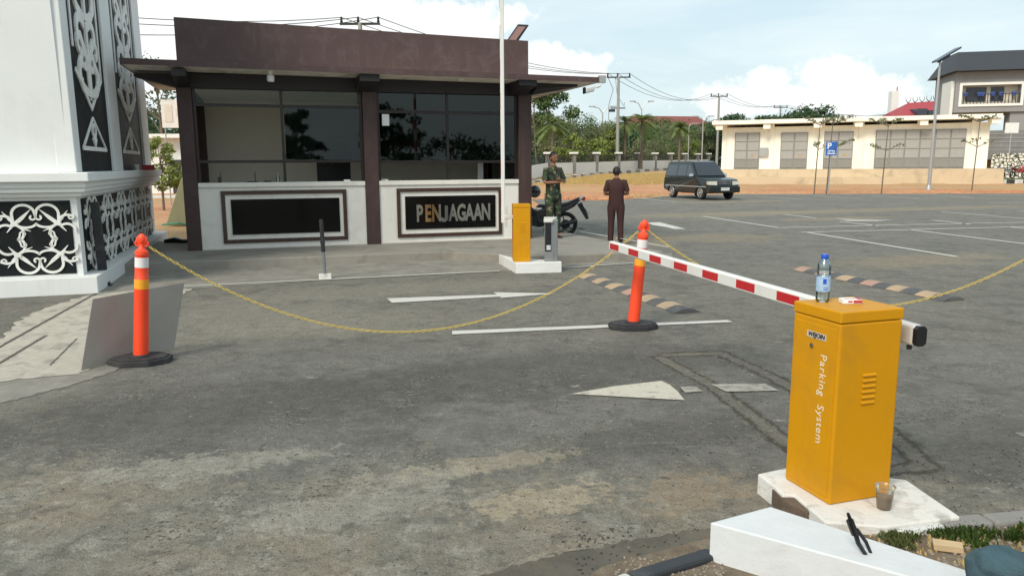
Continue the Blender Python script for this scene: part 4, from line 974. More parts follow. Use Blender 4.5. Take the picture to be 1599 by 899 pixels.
# ------------------------------------------------------------------ speed humps
def hump(label, A, B, w, group):
    A, B = np.array(A[:2]), np.array(B[:2]); d = B - A; L = np.linalg.norm(d); t = thing('speed_hump', label, 'speed hump', (A[0], A[1], .004), math.atan2(d[1], d[0]), group)
    prof = [(-w / 2, 0), (-w * .42, .012), (-w * .25, .034), (-w * .1, .046), (w * .1, .046), (w * .25, .034), (w * .42, .012), (w / 2, 0)]
    n = 12; seg = L / n; kinds = ['humpblk', 'humpyel']
    for k in range(n):
        m = MB(); x0, x1 = k * seg + .003, (k + 1) * seg - .003; dy = rng.uniform(-.012, .012)
        N = len(prof); m.add([(x0, p[0] + dy, p[1]) for p in prof] + [(x1, p[0] + dy, p[1]) for p in prof], [tuple(range(N))[::-1], tuple(range(N, 2 * N))] + [(i, (i + 1) % N, N + (i + 1) % N, N + i) for i in range(N)])
        o = m.build('hump_segment', 'humpblk' if k % 2 == 0 else ('humpyel' if rng.rand() < .6 else 'humpred'), t)
        if k % 2 == 0 :
            bo = MB().lathe([(.02, .040), (.02, .0475), (.012, .048)], 10, ((x0 + x1) / 2, dy, 0)).build('bolt', 'blackmetal', o)
    return t
nA = (gp(1055, 489)[:2] + gp(1095, 488)[:2]) / 2; fA = (gp(905, 431)[:2] + gp(930, 432)[:2]) / 2
hump('striped rubber speed hump behind the middle orange post', nA, fA, .34, 'rubber speed humps')
nB = (gp(1475, 471)[:2] + gp(1508, 468)[:2]) / 2; fB = gp(1252, 421)[:2]
hump('striped rubber speed hump behind the water bottle', nB, fB, .34, 'rubber speed humps')

# ------------------------------------------------------------------ people
def skin_mesh(name, joints, edges, mat, parent=None, sub=2, root=0):
    me = bpy.data.meshes.new(name); me.from_pydata([tuple(map(float, j[:3])) for j in joints], edges, []); me.update()
    o = bpy.data.objects.new(name, me); col.objects.link(o)
    md = o.modifiers.new('skin', 'SKIN'); md.use_smooth_shade = True; md.branch_smoothing = .6
    for i, j in enumerate(joints):
        r = j[3] if hasattr(j[3], '__len__') else (j[3], j[3]); me.skin_vertices[0].data[i].radius = r; me.skin_vertices[0].data[i].use_root = (i == root)
    sb = o.modifiers.new('sub', 'SUBSURF'); sb.levels = sub; sb.render_levels = sub
    dg = bpy.context.evaluated_depsgraph_get(); m2 = bpy.data.meshes.new_from_object(o.evaluated_get(dg))
    bpy.data.objects.remove(o); m2.name = name; m2.materials.clear(); m2.materials.append(X[mat])
    m2.polygons.foreach_set('use_smooth', [True] * len(m2.polygons))
    o = bpy.data.objects.new(name, m2); col.objects.link(o); o.parent = parent; return o
def joinmesh(target, others):
    """merge mesh data of others into target without operators"""
    import bmesh
    bm = bmesh.new(); bm.from_mesh(target.data)
    for o in others:
        bm.from_mesh(o.data); 
    bm.to_mesh(target.data); bm.free(); target.data.polygons.foreach_set('use_smooth', [True] * len(target.data.polygons))
    for o in others: bpy.data.objects.remove(o)
def loft(m, path, side, n=14):
    P = [np.array(p[:3], float) for p in path]; k = len(P); vs = []
    side = np.array(side, float)
    for i in range(k):
        t_ = P[min(i + 1, k - 1)] - P[max(i - 1, 0)]; t_ /= np.linalg.norm(t_) + 1e-9; a = side - t_ * side.dot(t_); a /= np.linalg.norm(a) + 1e-9; b = np.cross(t_, a)
        for j in range(n):
            u = 2 * math.pi * j / n; vs.append(P[i] + a * path[i][3] * math.cos(u) + b * path[i][4] * math.sin(u))
    m.add(vs, [(i * n + j, i * n + (j + 1) % n, (i + 1) * n + (j + 1) % n, (i + 1) * n + j) for i in range(k - 1) for j in range(n)] + [tuple(range(n))[::-1], tuple(range((k - 1) * n, k * n))])
def person(label, loc, rz, J, top, bottom, cap=False, sleeve='short', scale=1., beltmat=None):
    """J: dict of joints in local metres; x right of the person, y forward, z up"""
    t = thing('person', label, 'person', loc, rz)
    t.scale = (scale,) * 3
    j = J
    V = lambda n: np.array(j[n], float)
    head = V('head'); neck = V('neck'); pel = V('pelvis'); ch = V('chest')
    joints = [(*pel, (.125, .095)), (*(pel * .5 + ch * .5), (.12, .085)), (*ch, (.115, .085)), (*neck, (.052, .055)), (*(head + (0, -.01, -.06)), (.05, .055))]
    edges = [(0, 1), (1, 2), (2, 3), (3, 4)]
    for s_ in ('l', 'r'):
        b = len(joints); joints += [(*V('sh' + s_), .048), (*V('el' + s_), .038), (*V('wr' + s_), .026)]
        d = V('wr' + s_) - V('el' + s_); d /= np.linalg.norm(d); joints.append((*(V('wr' + s_) + d * .07), (.036, .018)))
        edges += [(2, b), (b, b + 1), (b + 1, b + 2), (b + 2, b + 3)]
        b = len(joints); joints += [(*V('hi' + s_), .092), (*V('kn' + s_), .056), (*V('an' + s_), .038)]
        f = V('to' + s_); joints.append((*f, (.038, .028))); edges += [(0, b), (b, b + 1), (b + 1, b + 2), (b + 2, b + 3)]
    body = skin_mesh('body', joints, edges, 'skin', t)
    extra = []
    for s_, sg in (('l', -1), ('r', 1)):
        wr = V('wr' + s_); d = wr - V('el' + s_); d /= np.linalg.norm(d); side = np.cross(d, (0, 0, 1.)); side /= (np.linalg.norm(side) + 1e-9); up = np.cross(side, d)
        pc = wr + d * .07
        for q in range(4):
            o_ = side * (q - 1.5) * .019; l = [.062, .072, .068, .052][q]
            extra.append(skin_mesh('fg', [(*(pc + o_ - d * .02), .009), (*(pc + o_ + d * .03), .0085), (*(pc + o_ + d * l - up * .014), .008), (*(pc + o_ + d * (l + .014) - up * .034), .007)], [(0, 1), (1, 2), (2, 3)], 'skin', t, 1))
        th = -side * sg
        extra.append(skin_mesh('fg', [(*(wr + d * .02), .011), (*(wr + d * .05 + th * .035), .010), (*(wr + d * .085 + th * .045 - up * .01), .008)], [(0, 1), (1, 2)], 'skin', t, 1))
    # head with face
    m = MB(); hd = V('head'); hr = R(j.get('hturn', 0)); hp = R(j.get('hpitch', 0))
    def rot(p):
        x, y, z = p; y, z = y * math.cos(hp) - z * math.sin(hp), y * math.sin(hp) + z * math.cos(hp)
        return (x * math.cos(hr) - y * math.sin(hr) + hd[0], x * math.sin(hr) + y * math.cos(hr) + hd[1], z + hd[2])
    h = MB(); h.sphere((0, 0, .03), (.077, .097, .105), 24, 18)
    vs = []
    for (x, y, z) in h.v:
        k = max(0, (.03 - z) / .1); x *= 1 - .30 * k; y = y * (1 - .12 * k) + .012 * k
        if y > .05 and z < .04: z -= .012 * k
        if y > .07 and abs(z - .03) < .03 and .018 < abs(x) < .05: y -= .010
        vs.append((x, y, z))
    h.v = vs
    h.hexa([(-.017, .082, -.022), (.017, .082, -.022), (.012, .07, -.022), (-.012, .07, -.022), (-.006, .088, .03), (.006, .088, .03), (.006, .07, .03), (-.006, .07, .03)])
    h.sphere((0, .101, -.014), (.015, .015, .012), 10, 6); h.sphere((0, .088, -.043), (.026, .01, .008), 12, 6)
    for s_ in (-1, 1): h.sphere((s_ * .078, -.005, .015), (.010, .02, .032), 10, 8)
    h.v = [rot(p) for p in h.v]; ho = h.build('hd', 'skin', t, True)
    joinmesh(body, extra + [ho])
    e = MB()
    for s_ in (-1, 1): e.sphere((s_ * .031, .081, .033), (.014, .008, .008), 10, 6)
    e.v = [rot(p) for p in e.v]; e.build('eye', 'hair', t, True)
    hh = MB(); hh.sphere((0, -.012, .045), (.085, .100, .105), 22, 16)
    vs = []
    for (x, y, z) in hh.v:
        lim = .06 if y > .03 else (-.05 if y < -.03 else .06 - (.03 - y) / .06 * .11)
        vs.append((x * (1 if z > lim else .86), y * (1 if z > lim else .86), max(z, lim - .01)))
    hh.v = [rot(p) for p in vs]; hh.build('hair', 'hair', t, True)
    # clothes
    X1 = (1, 0, 0); mt = MB(); up = (ch - pel) / np.linalg.norm(ch - pel); q_ = lambda f: pel + (ch - pel) * f
    nk = neck - ch
    loft(mt, [(*(pel - up * .06), .168, .118), (*q_(.0), .170, .122), (*q_(.35), .160, .115), (*q_(.7), .172, .122), (*q_(1.0), .188, .122), (*(ch + nk * .35), .185, .108), (*(ch + nk * .62), .150, .088), (*(ch + nk * .82), .092, .072), (*(ch + nk * .98), .062, .062)], X1, 20)
    for s_ in ('l', 'r'):
        sh, el, wr = V('sh' + s_), V('el' + s_), V('wr' + s_); dse = el - sh; inn = sh - dse * .05 + (ch - sh) * .25; pth = [(*inn, .045, .055), (*(sh + dse * .02), .054, .060), (*(sh + dse * .4), .056, .058), (*(sh + dse * (.80 if sleeve == 'short' else .95)), .056, .056)]
        if sleeve == 'long': pth += [(*(el + (wr - el) * .15), .052, .052), (*(wr - (wr - el) * .05), .040, .040)]
        loft(mt, pth, (.3, 1, .2), 14)
    mt.build('shirt', top, t, True)
    mt = MB()
    loft(mt, [(*(pel + up * .05), .155, .112), (*pel, .160, .118), (*(pel + (V('hil') + V('hir') - 2 * pel) * .5 - up * .05), .165, .12), (*(pel * .3 + (V('hil') + V('hir')) * .35 - up * .10 + (V('knl') + V('knr') - V('hil') - V('hir')) * .04), .13, .10)], X1, 18)
    for s_ in ('l', 'r'):
        hi, kn, an = V('hi' + s_), V('kn' + s_), V('an' + s_); tk = kn - hi; ta = an - kn
        bent = tk.dot(ta) < .5 * np.linalg.norm(tk) * np.linalg.norm(ta)
        sd = X1
        pth = [(*(hi - tk * .06), .085, .10), (*(hi + tk * .15), .095, .105), (*(hi + tk * .5), .086, .092), (*(hi + tk * .85), .074, .078)]
        if bent: loft(mt, pth + [(*(kn + tk * .06), .066, .066), (*(kn + tk * .16), .03, .03)], sd, 16); loft(mt, [(*(kn - ta * .08), .05, .05), (*(kn + ta * .08), .066, .072), (*(kn + ta * .45), .068, .076), (*(kn + ta * .95), .058, .062)], sd, 16)
        else: loft(mt, pth + [(*kn, .070, .074), (*(kn + ta * .4), .066, .070), (*(kn + ta * .8), .062, .066), (*(kn + ta * .97), .060, .066)], sd, 16)
    mt.build('trousers', bottom, t, True)
    for s_ in ('l', 'r'):
        an, to = V('an' + s_), V('to' + s_); d = to - an; d[2] = 0; d /= np.linalg.norm(d)
        skin_mesh('shoe', [(*(an + (0, 0, -.045) - d * .035), (.042, .036)), (*(an + (0, 0, -.05) + d * .07), (.045, .032)), (*(an + (0, 0, -.055) + d * .155), (.040, .026))], [(0, 1), (1, 2)], 'shoe', t, 1)
    return t
stand = dict(pelvis=(0, 0, .93), chest=(0, -.01, 1.28), neck=(0, 0, 1.46), head=(0, .02, 1.57), shl=(-.17, -.01, 1.38), shr=(.17, -.01, 1.38),
             hil=(-.095, 0, .88), hir=(.095, 0, .88), knl=(-.10, .02, .49), knr=(.10, .02, .49), anl=(-.11, -.01, .09), anr=(.11, -.01, .09), tol=(-.12, .14, .035), tor=(.12, .14, .035))
J = dict(stand); J.update(ell=(-.25, -.01, 1.11), wrl=(-.13, .16, 1.10), elr=(.25, -.01, 1.11), wrr=(.14, .17, 1.11), head=(0, .05, 1.55), hpitch=-28, neck=(0, .0, 1.45))
e = gp(961, 383)
person('person in maroon short-sleeved uniform seen from behind looking at his hands', (e[0], e[1], .0), R(-8), J, 'brownshirt', 'brownshirt', scale=.965)
J = dict(stand); J.update(ell=(-.25, .06, 1.12), wrl=(.0, .22, 1.18), elr=(.25, .04, 1.12), wrr=(.08, .23, 1.13), hturn=0, head=(0, .02, 1.58))
e = gp(870, 372, .15)
person('person in green camouflage uniform standing beside the parked motorcycle', (e[0] - .09, e[1], .15), R(215), J, 'camo', 'camo', scale=1.04)
J = dict(stand); J.update(ell=(-.26, .05, 1.12), wrl=(-.1, .27, 1.2), elr=(.27, .0, 1.12), wrr=(.12, .27, 1.15))
q = bl(6.62, 1.35, 0)
person('person in dark shirt standing half hidden behind the right booth pillar', (q[0] + .18, q[1] + .1, .15), R(95), J, 'darkcloth', 'darkcloth', scale=.97)
# crouching person cut by the frame, lower right
e = np.array([2.02, 2.28, .06])
J = dict(pelvis=(0, 0, .30), chest=(0, .03, .64), neck=(0, .06, .82), head=(0, .09, .93), shl=(-.17, .05, .74), shr=(.17, .05, .74), ell=(-.2, .50, .52), wrl=(-.10, .68, .40), elr=(.24, .47, .50), wrr=(.16, .66, .36),
         hil=(-.10, .02, .28), hir=(.10, .02, .28), knl=(-.19, .40, .40), knr=(.17, .40, .43), anl=(-.17, .12, .09), anr=(.15, .12, .09), tol=(-.19, .26, .035), tor=(.17, .26, .035), hpitch=-30)
J.update(elr=(.27, .02, .50), wrr=(.22, .05, .44), ell=(-.27, -.12, .52), wrl=(-.24, -.02, .36))
cr = person('crouching person in teal jeans and navy top at the lower right edge', (1.87, 2.07, .06), R(108), J, 'navy', 'jeans', sleeve='long')

for o in cr.children:
    if o.name.startswith(('trousers', 'shirt')):
        tx_ = bpy.data.textures.new('cloth_folds', 'CLOUDS'); tx_.noise_scale = .13; tx_.noise_depth = 2
        sb_ = o.modifiers.new('sub', 'SUBSURF'); sb_.levels = 3; sb_.render_levels = 3
        dm_ = o.modifiers.new('folds', 'DISPLACE'); dm_.texture = tx_; dm_.strength = .07; dm_.mid_level = .5; dm_.texture_coords = 'LOCAL'
# ------------------------------------------------------------------ motorcycle
e = gp(889, 359)
mc = thing('motorcycle', 'black underbone motorcycle parked behind the camouflage-clad person', 'motorcycle', (e[0] - .05, e[1] - 1.0, 0.0), R(186))
mc.location = (1.27, 17.9, 0)
def wheel(x, nm):
    w = MB().torus((x, 0, .29), .25, .042, 'y', 28, 10).build('tyre', 'tyre', mc, True)
    m = MB(); m.torus((x, 0, .29), .205, .012, 'y', 24, 6)
    for k in range(5):
        a = 2 * math.pi * k / 5; m.tube([(x, 0, .29), (x + .2 * math.cos(a), 0, .29 + .2 * math.sin(a))], .014, 6)
    m.lathe([(.05, -.05), (.05, .05)], 14, (x, 0, .29), 'y'); m.lathe([(.11, .035), (.11, .04)], 18, (x, 0, .29), 'y'); m.build('rim', 'blackmetal', w, True)
wheel(0, 0); wheel(1.28, 0)
MB().tube([(1.28, .06, .29), (1.12, .06, .68)], .018, 8).tube([(1.28, -.06, .29), (1.12, -.06, .68)], .018, 8).tube([(1.12, 0, .66), (1.05, 0, .96)], .026, 8).build('front_fork', 'blackmetal', mc, True)
MB().tube([(1.03, -.33, .98), (1.07, -.15, 1.0), (1.07, .15, 1.0), (1.03, .33, .98)], .014, 8).build('handlebar', 'blackmetal', mc, True)
for s_ in (-1, 1): MB().tube([(1.04, s_ * .27, .99), (1.02, s_ * .3, 1.13)], .006, 6).sphere((1.02, s_ * .31, 1.16), (.02, .055, .035), 12, 8).build('mirror', 'blackmetal', mc, True)
MB().xz([(.30, .52), (.62, .46), (.92, .50), (1.02, .68), (1.10, .95), (1.0, .99), (.86, .74), (.70, .63), (.45, .70), (.30, .70)], -.09, .09).build('fairing', 'brownbike', mc, bevel=.03)
MB().hexa([(1.0, -.14, .55), (1.18, -.11, .62), (1.18, .11, .62), (1.0, .14, .55), (1.0, -.17, .97), (1.15, -.1, 1.02), (1.15, .1, 1.02), (1.0, .17, .97)]).build('front_cowl', 'brownbike', mc, bevel=.03)
MB().xz([(-.34, .92), (-.05, .80), (.20, .76), (.62, .76), (.70, .70), (.40, .66), (.0, .70), (-.3, .86)], -.11, .11).build('seat', 'rubber', mc, bevel=.03)
MB().xz([(-.45, .96), (-.20, .70), (.15, .52), (.5, .50), (.5, .66), (.0, .70), (-.3, .86)], -.10, .10).build('tail_fairing', 'brownbike', mc, bevel=.03)
MB().box(-.46, -.40, -.08, .08, .84, .92).build('tail_light', 'red', mc, bevel=.01)
MB().tube([(-.3, -.12, .86), (-.42, -.13, .93), (-.42, .13, .93), (-.3, .12, .86)], .012, 8).build('grab_rail', 'galv', mc, True)
fd = MB().hexa([(-.38, -.06, .80), (-.28, -.06, .76), (-.28, .06, .76), (-.38, .06, .80), (-.56, -.06, .42), (-.50, -.06, .40), (-.50, .06, .40), (-.56, .06, .42)]).build('rear_fender', 'blackplastic', mc)
MB().hexa([(-.47, -.09, .66), (-.465, -.09, .66), (-.465, .09, .66), (-.47, .09, .66), (-.56, -.09, .50), (-.555, -.09, .5), (-.555, .09, .5), (-.56, .09, .5)]).build('number_plate', 'keys', fd)
MB().box(.45, .8, -.13, .13, .26, .50).sphere((.62, 0, .36), (.2, .15, .13), 14, 8).build('engine', 'blackmetal', mc, bevel=.02)
MB().tube([(.5, .14, .28), (.2, .16, .27), (-.25, .17, .38)], [.02, .045, .05], 12).build('exhaust', 'blackmetal', mc, True)
MB().tube([(0, .09, .29), (.5, .09, .34)], .022, 8).tube([(0, -.09, .29), (.5, -.09, .34)], .022, 8).build('swing_arm', 'blackmetal', mc, True)
MB().torus((1.28, 0, .29), .31, .02, 'y', 14, 6, R(20), R(160)).build('front_mudguard', 'brownbike', mc, True)
MB().tube([(.4, -.1, .3), (.42, -.3, .03)], .01, 6).build('side_stand', 'blackmetal', mc)
c = at(835, 299, 16.8)
t = thing('motorcycle_helmet', 'grey full-face helmet resting on the motorcycle handlebar', 'helmet', c, R(200))
m = MB(); m.sphere((0, 0, 0), (.13, .16, .14), 20, 14); m.build('helmet_shell', 'helmet', t, True); MB().sphere((0, .05, .0), (.118, .118, .06), 18, 10).build('visor', 'blackplastic', t, True)

# ------------------------------------------------------------------ car
cf, cr_ = gp(1095, 312), gp(1052, 308.5)
hdg = math.atan2(-2.62, .80)
car = thing('parked_car', 'dark green station wagon parked at the far edge of the lot', 'car', (0, 0, .004), hdg)
fw = np.array([math.cos(hdg), math.sin(hdg)]); lf = np.array([-fw[1], fw[0]])
# the near front wheel as seen is the car's right one
base = np.array(cf[:2]) - fw * 1.36 + lf * .72
car.location = (base[0], base[1], .004)
def arch(cx, r=.37, n=10): return [(cx + r * math.cos(math.pi * k / n), .30 + r * math.sin(math.pi * k / n)) for k in range(n + 1)]
prof = [(-2.12, .42), (-2.16, .62), (-2.13, 1.02), (1.0, 1.04), (1.5, 1.0), (1.98, .93), (2.10, .84), (2.14, .62), (2.12, .40), (1.80, .30)] + arch(1.36)[0:] + [(.9, .28), (-.85, .28)] + arch(-1.30) + [(-1.75, .32)]
m = MB(); n = len(prof)
def hw(x, z): return .82 - .05 * max(0, (x - 1.6) / .5) ** 2 - .03 * max(0, (z - .75) / .3) - (.03 if z < .4 else 0)
m.add([(p[0], -hw(*p), p[1]) for p in prof] + [(p[0], hw(*p), p[1]) for p in prof], [tuple(range(n)), tuple(range(n, 2 * n))[::-1]] + [(i, n + i, n + (i + 1) % n, (i + 1) % n) for i in range(n)])
cb = m.build('body', 'carpaint', car, bevel=.035)
gh = [(-2.10, 1.03), (-1.98, 1.70), (-1.8, 1.77), (.10, 1.78), (.30, 1.74), (1.02, 1.04)]
def ghw(z): return .80 - .17 * (z - 1.03) / .75
m = MB(); n = len(gh); m.add([(p[0], -ghw(p[1]), p[1]) for p in gh] + [(p[0], ghw(p[1]), p[1]) for p in gh], [tuple(range(n)), tuple(range(n, 2 * n))[::-1]] + [(i, n + i, n + (i + 1) % n, (i + 1) % n) for i in range(n)]); m.build('cabin', 'carpaint', car, bevel=.03)
m = MB()
def wsp(f, s_, o): x = .98 + (.33 - .98) * f; z = 1.08 + (1.72 - 1.08) * f; return (x + .012 * o, s_ * (ghw(z) - .06), z + .012 * o)
m.add([wsp(.02, -1, 1.5), wsp(.02, 1, 1.5), wsp(.97, 1, 1.5), wsp(.97, -1, 1.5), wsp(.02, -1, -1), wsp(.02, 1, -1), wsp(.97, 1, -1), wsp(.97, -1, -1)], [(0, 1, 2, 3), (0, 4, 5, 1), (1, 5, 6, 2), (2, 6, 7, 3), (3, 7, 4, 0)]); m.build('windshield', 'carglass', car)
for s_ in (-1, 1):
    for (a, b, c2, d2) in ((.80, .02, .22, .02), (-.04, -.86, -.04, -.86), (-.93, -1.98, -.93, -1.88)):
        m = MB(); q = lambda x, z, o: (x, s_ * (ghw(z) + o), z)
        m.add([q(a, 1.1, .006), q(b, 1.1, .006), q(d2, 1.62, .006), q(c2, 1.62, .006), q(a, 1.1, -.02), q(b, 1.1, -.02), q(d2, 1.62, -.02), q(c2, 1.62, -.02)], [(0, 1, 2, 3), (0, 4, 5, 1), (1, 5, 6, 2), (2, 6, 7, 3), (3, 7, 4, 0)]); m.build('side_window', 'carglass', car)
    MB().box(-1.95, 1.9, s_ * .82 - .008, s_ * .82 + .012, .58, .63).build('side_moulding', 'galv', car, bevel=.004)
    MB().hexa([(.62, s_ * .82, 1.06), (.78, s_ * .82, 1.06), (.78, s_ * 1.0, 1.06), (.62, s_ * 1.0, 1.06), (.64, s_ * .82, 1.2), (.76, s_ * .82, 1.2), (.76, s_ * .98, 1.2), (.64, s_ * .98, 1.2)]).build('side_mirror', 'chrome', car, bevel=.02)
    hl = MB().hexa([(2.0, s_ * .40, .68), (2.165, s_ * .40, .68), (2.13, s_ * .80, .70), (1.9, s_ * .80, .70), (2.0, s_ * .40, .86), (2.15, s_ * .40, .86), (2.10, s_ * .80, .86), (1.9, s_ * .80, .86)]).build('headlight', 'headlamp', car, bevel=.01)
    MB().lathe([(.05, 2.08), (.05, 2.125)], 14, (0, s_ * .58, .44), 'x').build('fog_lamp', 'headlamp', car, True)
    for x in (1.36, -1.30):
        w = MB(); w.lathe([(.22, -.10), (.30, -.095), (.325, -.06), (.325, .06), (.30, .095), (.22, .10)], 26, (x, s_ * .71, .325), 'y'); w = w.build('wheel', 'tyre', car, True)
        m = MB(); m.torus((x, s_ * .80, .325), .205, .02, 'y', 24, 6)
        for k in range(6):
            a = math.pi * k / 3; m.hexa([(x + .03 * math.sin(a), s_ * .79, .325 - .03 * math.cos(a)), (x + .2 * math.cos(a) + .035 * math.sin(a), s_ * .79, .325 + .2 * math.sin(a) - .035 * math.cos(a)), (x + .2 * math.cos(a) - .035 * math.sin(a), s_ * .79, .325 + .2 * math.sin(a) + .035 * math.cos(a)), (x - .03 * math.sin(a), s_ * .79, .325 + .03 * math.cos(a)),
                                               (x + .03 * math.sin(a), s_ * .815, .325 - .03 * math.cos(a)), (x + .2 * math.cos(a) + .035 * math.sin(a), s_ * .81, .325 + .2 * math.sin(a) - .035 * math.cos(a)), (x + .2 * math.cos(a) - .035 * math.sin(a), s_ * .81, .325 + .2 * math.sin(a) + .035 * math.cos(a)), (x - .03 * math.sin(a), s_ * .815, .325 + .03 * math.cos(a))])
        m.lathe([(.05, s_ * .79), (.05, s_ * .82)], 12, (x, 0, .325), 'y'); m.build('rim', 'rim', w, True)
gr = MB().box(2.04, 2.150, -.40, .40, .68, .86).build('grille', 'blackplastic', car, bevel=.01)
m = MB()
for k in range(4): m.box(2.150, 2.162, -.36, .36, .715 + k * .036, .725 + k * .036)
m.torus((2.165, 0, .775), .05, .008, 'x', 16, 6); m.box(2.10, 2.15, -.41, .41, .86, .875); m.build('grille_trim', 'chrome', gr)
MB().box(2.0, 2.20, -.80, .80, .34, .62).build('front_bumper', 'carpaint', car, bevel=.04)
pt = MB().box(2.205, 2.215, -.22, .22, .44, .57).build('number_plate', 'keys', car)
text_mesh('plate_number', 'DA 1372 LS', .085, 'blackplastic', pt, (2.217, 0, .505), (R(90), 0, R(90)), .001)
MB().box(2.10, 2.206, -.5, .5, .36, .42).build('air_intake', 'blackplastic', car)

# ------------------------------------------------------------------ foliage helpers
def leafcloud(cs, rs, n, size, seed=0, flatten=.8, up=0.3):
    r = np.random.RandomState(seed); cs = np.array(cs, float); rs = np.array(rs, float)
    w = rs ** 2; idx = r.choice(len(cs), n, p=w / w.sum()); d = r.normal(size=(n, 3)); d /= np.linalg.norm(d, axis=1)[:, None]
    rad = rs[idx] * (r.rand(n) ** .4) * r.uniform(.7, 1.35, n); p = cs[idx] + d * rad[:, None] * np.array([1, 1, flatten])
    nrm = d * .6 + r.normal(size=(n, 3)) * .6 + np.array([0, 0, up]); nrm /= np.linalg.norm(nrm, axis=1)[:, None]
    a = np.cross(nrm, r.normal(size=(n, 3))); a /= np.linalg.norm(a, axis=1)[:, None]; b = np.cross(nrm, a)
    s_ = size * r.uniform(.55, 1.35, n)[:, None]
    v = np.stack([p - a * s_, p + b * s_ * .5, p + a * s_, p - b * s_ * .5], 1).reshape(-1, 3)
    return v, np.arange(n * 4).reshape(-1, 4)
def npmesh(name, v, f, mat, parent=None):
    me = bpy.data.meshes.new(name); nf = len(f); k = f.shape[1]
    me.vertices.add(len(v)); me.vertices.foreach_set('co', v.astype(np.float32).ravel()); me.loops.add(nf * k); me.loops.foreach_set('vertex_index', f.ravel().astype(np.int32))
    me.polygons.add(nf); me.polygons.foreach_set('loop_start', np.arange(0, nf * k, k, dtype=np.int32)); me.update(calc_edges=True); me.validate()
    me.materials.append(X[mat]); o = bpy.data.objects.new(name, me); col.objects.link(o); o.parent = parent; return o
def tree(label, loc, h, cw, mat='leaf', n=3500, leaf=.14, crown_lo=.35, seed=1, clumps=22, trunk_r=.12, name='broadleaf_tree', flat=.8, group=None, sparse=False):
    t = thing(name, label, 'tree', loc, 0, group); r = np.random.RandomState(seed); cs = []; rs = []
    m = MB(); top = h * (crown_lo + .25); bend = r.uniform(-.04, .04, 2) * h
    m.tube([(0, 0, -.1), (bend[0] * .4, bend[1] * .4, top * .5), (bend[0], bend[1], top), (bend[0] * 1.2, bend[1] * 1.2, h * .8)], [trunk_r, trunk_r * .8, trunk_r * .55, trunk_r * .2], 8)
    for k in range(clumps):
        a = r.uniform(0, 2 * math.pi); zf = r.rand(); zz = h * (crown_lo + (1 - crown_lo) * (.08 + .86 * zf)); rad = cw / 2 * math.sin(math.pi * min(1, max(.12, .15 + .75 * zf))) * r.uniform(.45, 1.0)
        c = (rad * math.cos(a) + bend[0], rad * math.sin(a) + bend[1], zz); cs.append(c); rs.append(cw * r.uniform(.10, .2))
        if k % 2 == 0: m.tube([(bend[0], bend[1], min(zz * .75, top)), (c[0] * .5 + bend[0] * .5, c[1] * .5 + bend[1] * .5, zz * .9), c], [trunk_r * .35, trunk_r * .2, trunk_r * .07], 5)
    m.build('trunk', 'trunk', t, True); v, f = leafcloud(cs, rs, n, leaf, seed, flat); npmesh('crown', v, f, mat, t); return t
def palm(label, loc, h, seed, fr=1.9, group='palm trees by the fence'):
    t = thing('palm_tree', label, 'tree', loc, 0, group); r = np.random.RandomState(seed)
    MB().tube([(0, 0, -.1), (.03, 0, h * .5), (.0, .03, h)], [.17, .13, .12], 10).build('trunk', 'trunk', t, True)
    vs, fs = [], []
    for k in range(34):
        a = r.uniform(0, 2 * math.pi); el = r.uniform(-.35, 1.35); L = fr * r.uniform(.75, 1.1)
        dirh = np.array([math.cos(a), math.sin(a), 0]); P = []
        for i in range(9):
            s_ = i / 8; P.append(np.array([0, 0, h]) + dirh * L * s_ * math.cos(el * (1 - s_ * .4)) + np.array([0, 0, L * (math.sin(el) * s_ - .55 * s_ * s_)]))
        side = np.cross(dirh, (0, 0, 1))
        for i in range(8):
            w = .42 * math.sin(math.pi * (i + .9) / 9.5)
            for sg in (-1, 1):
                for q in (0, .5):
                    p = P[i] + (P[i + 1] - P[i]) * q; tip = p + side * sg * w * r.uniform(.8, 1.1) + (P[i + 1] - P[i]) * .9 + np.array([0, 0, -.12 * w / .4]); b_ = len(vs)
                    vs += [p, p + (P[i + 1] - P[i]) * .5, tip, tip]; fs.append((b_, b_ + 1, b_ + 2, b_ + 3))
    f = np.array(fs)[:, :3]; npmesh('crown', np.array(vs), f, 'palm', t); return t
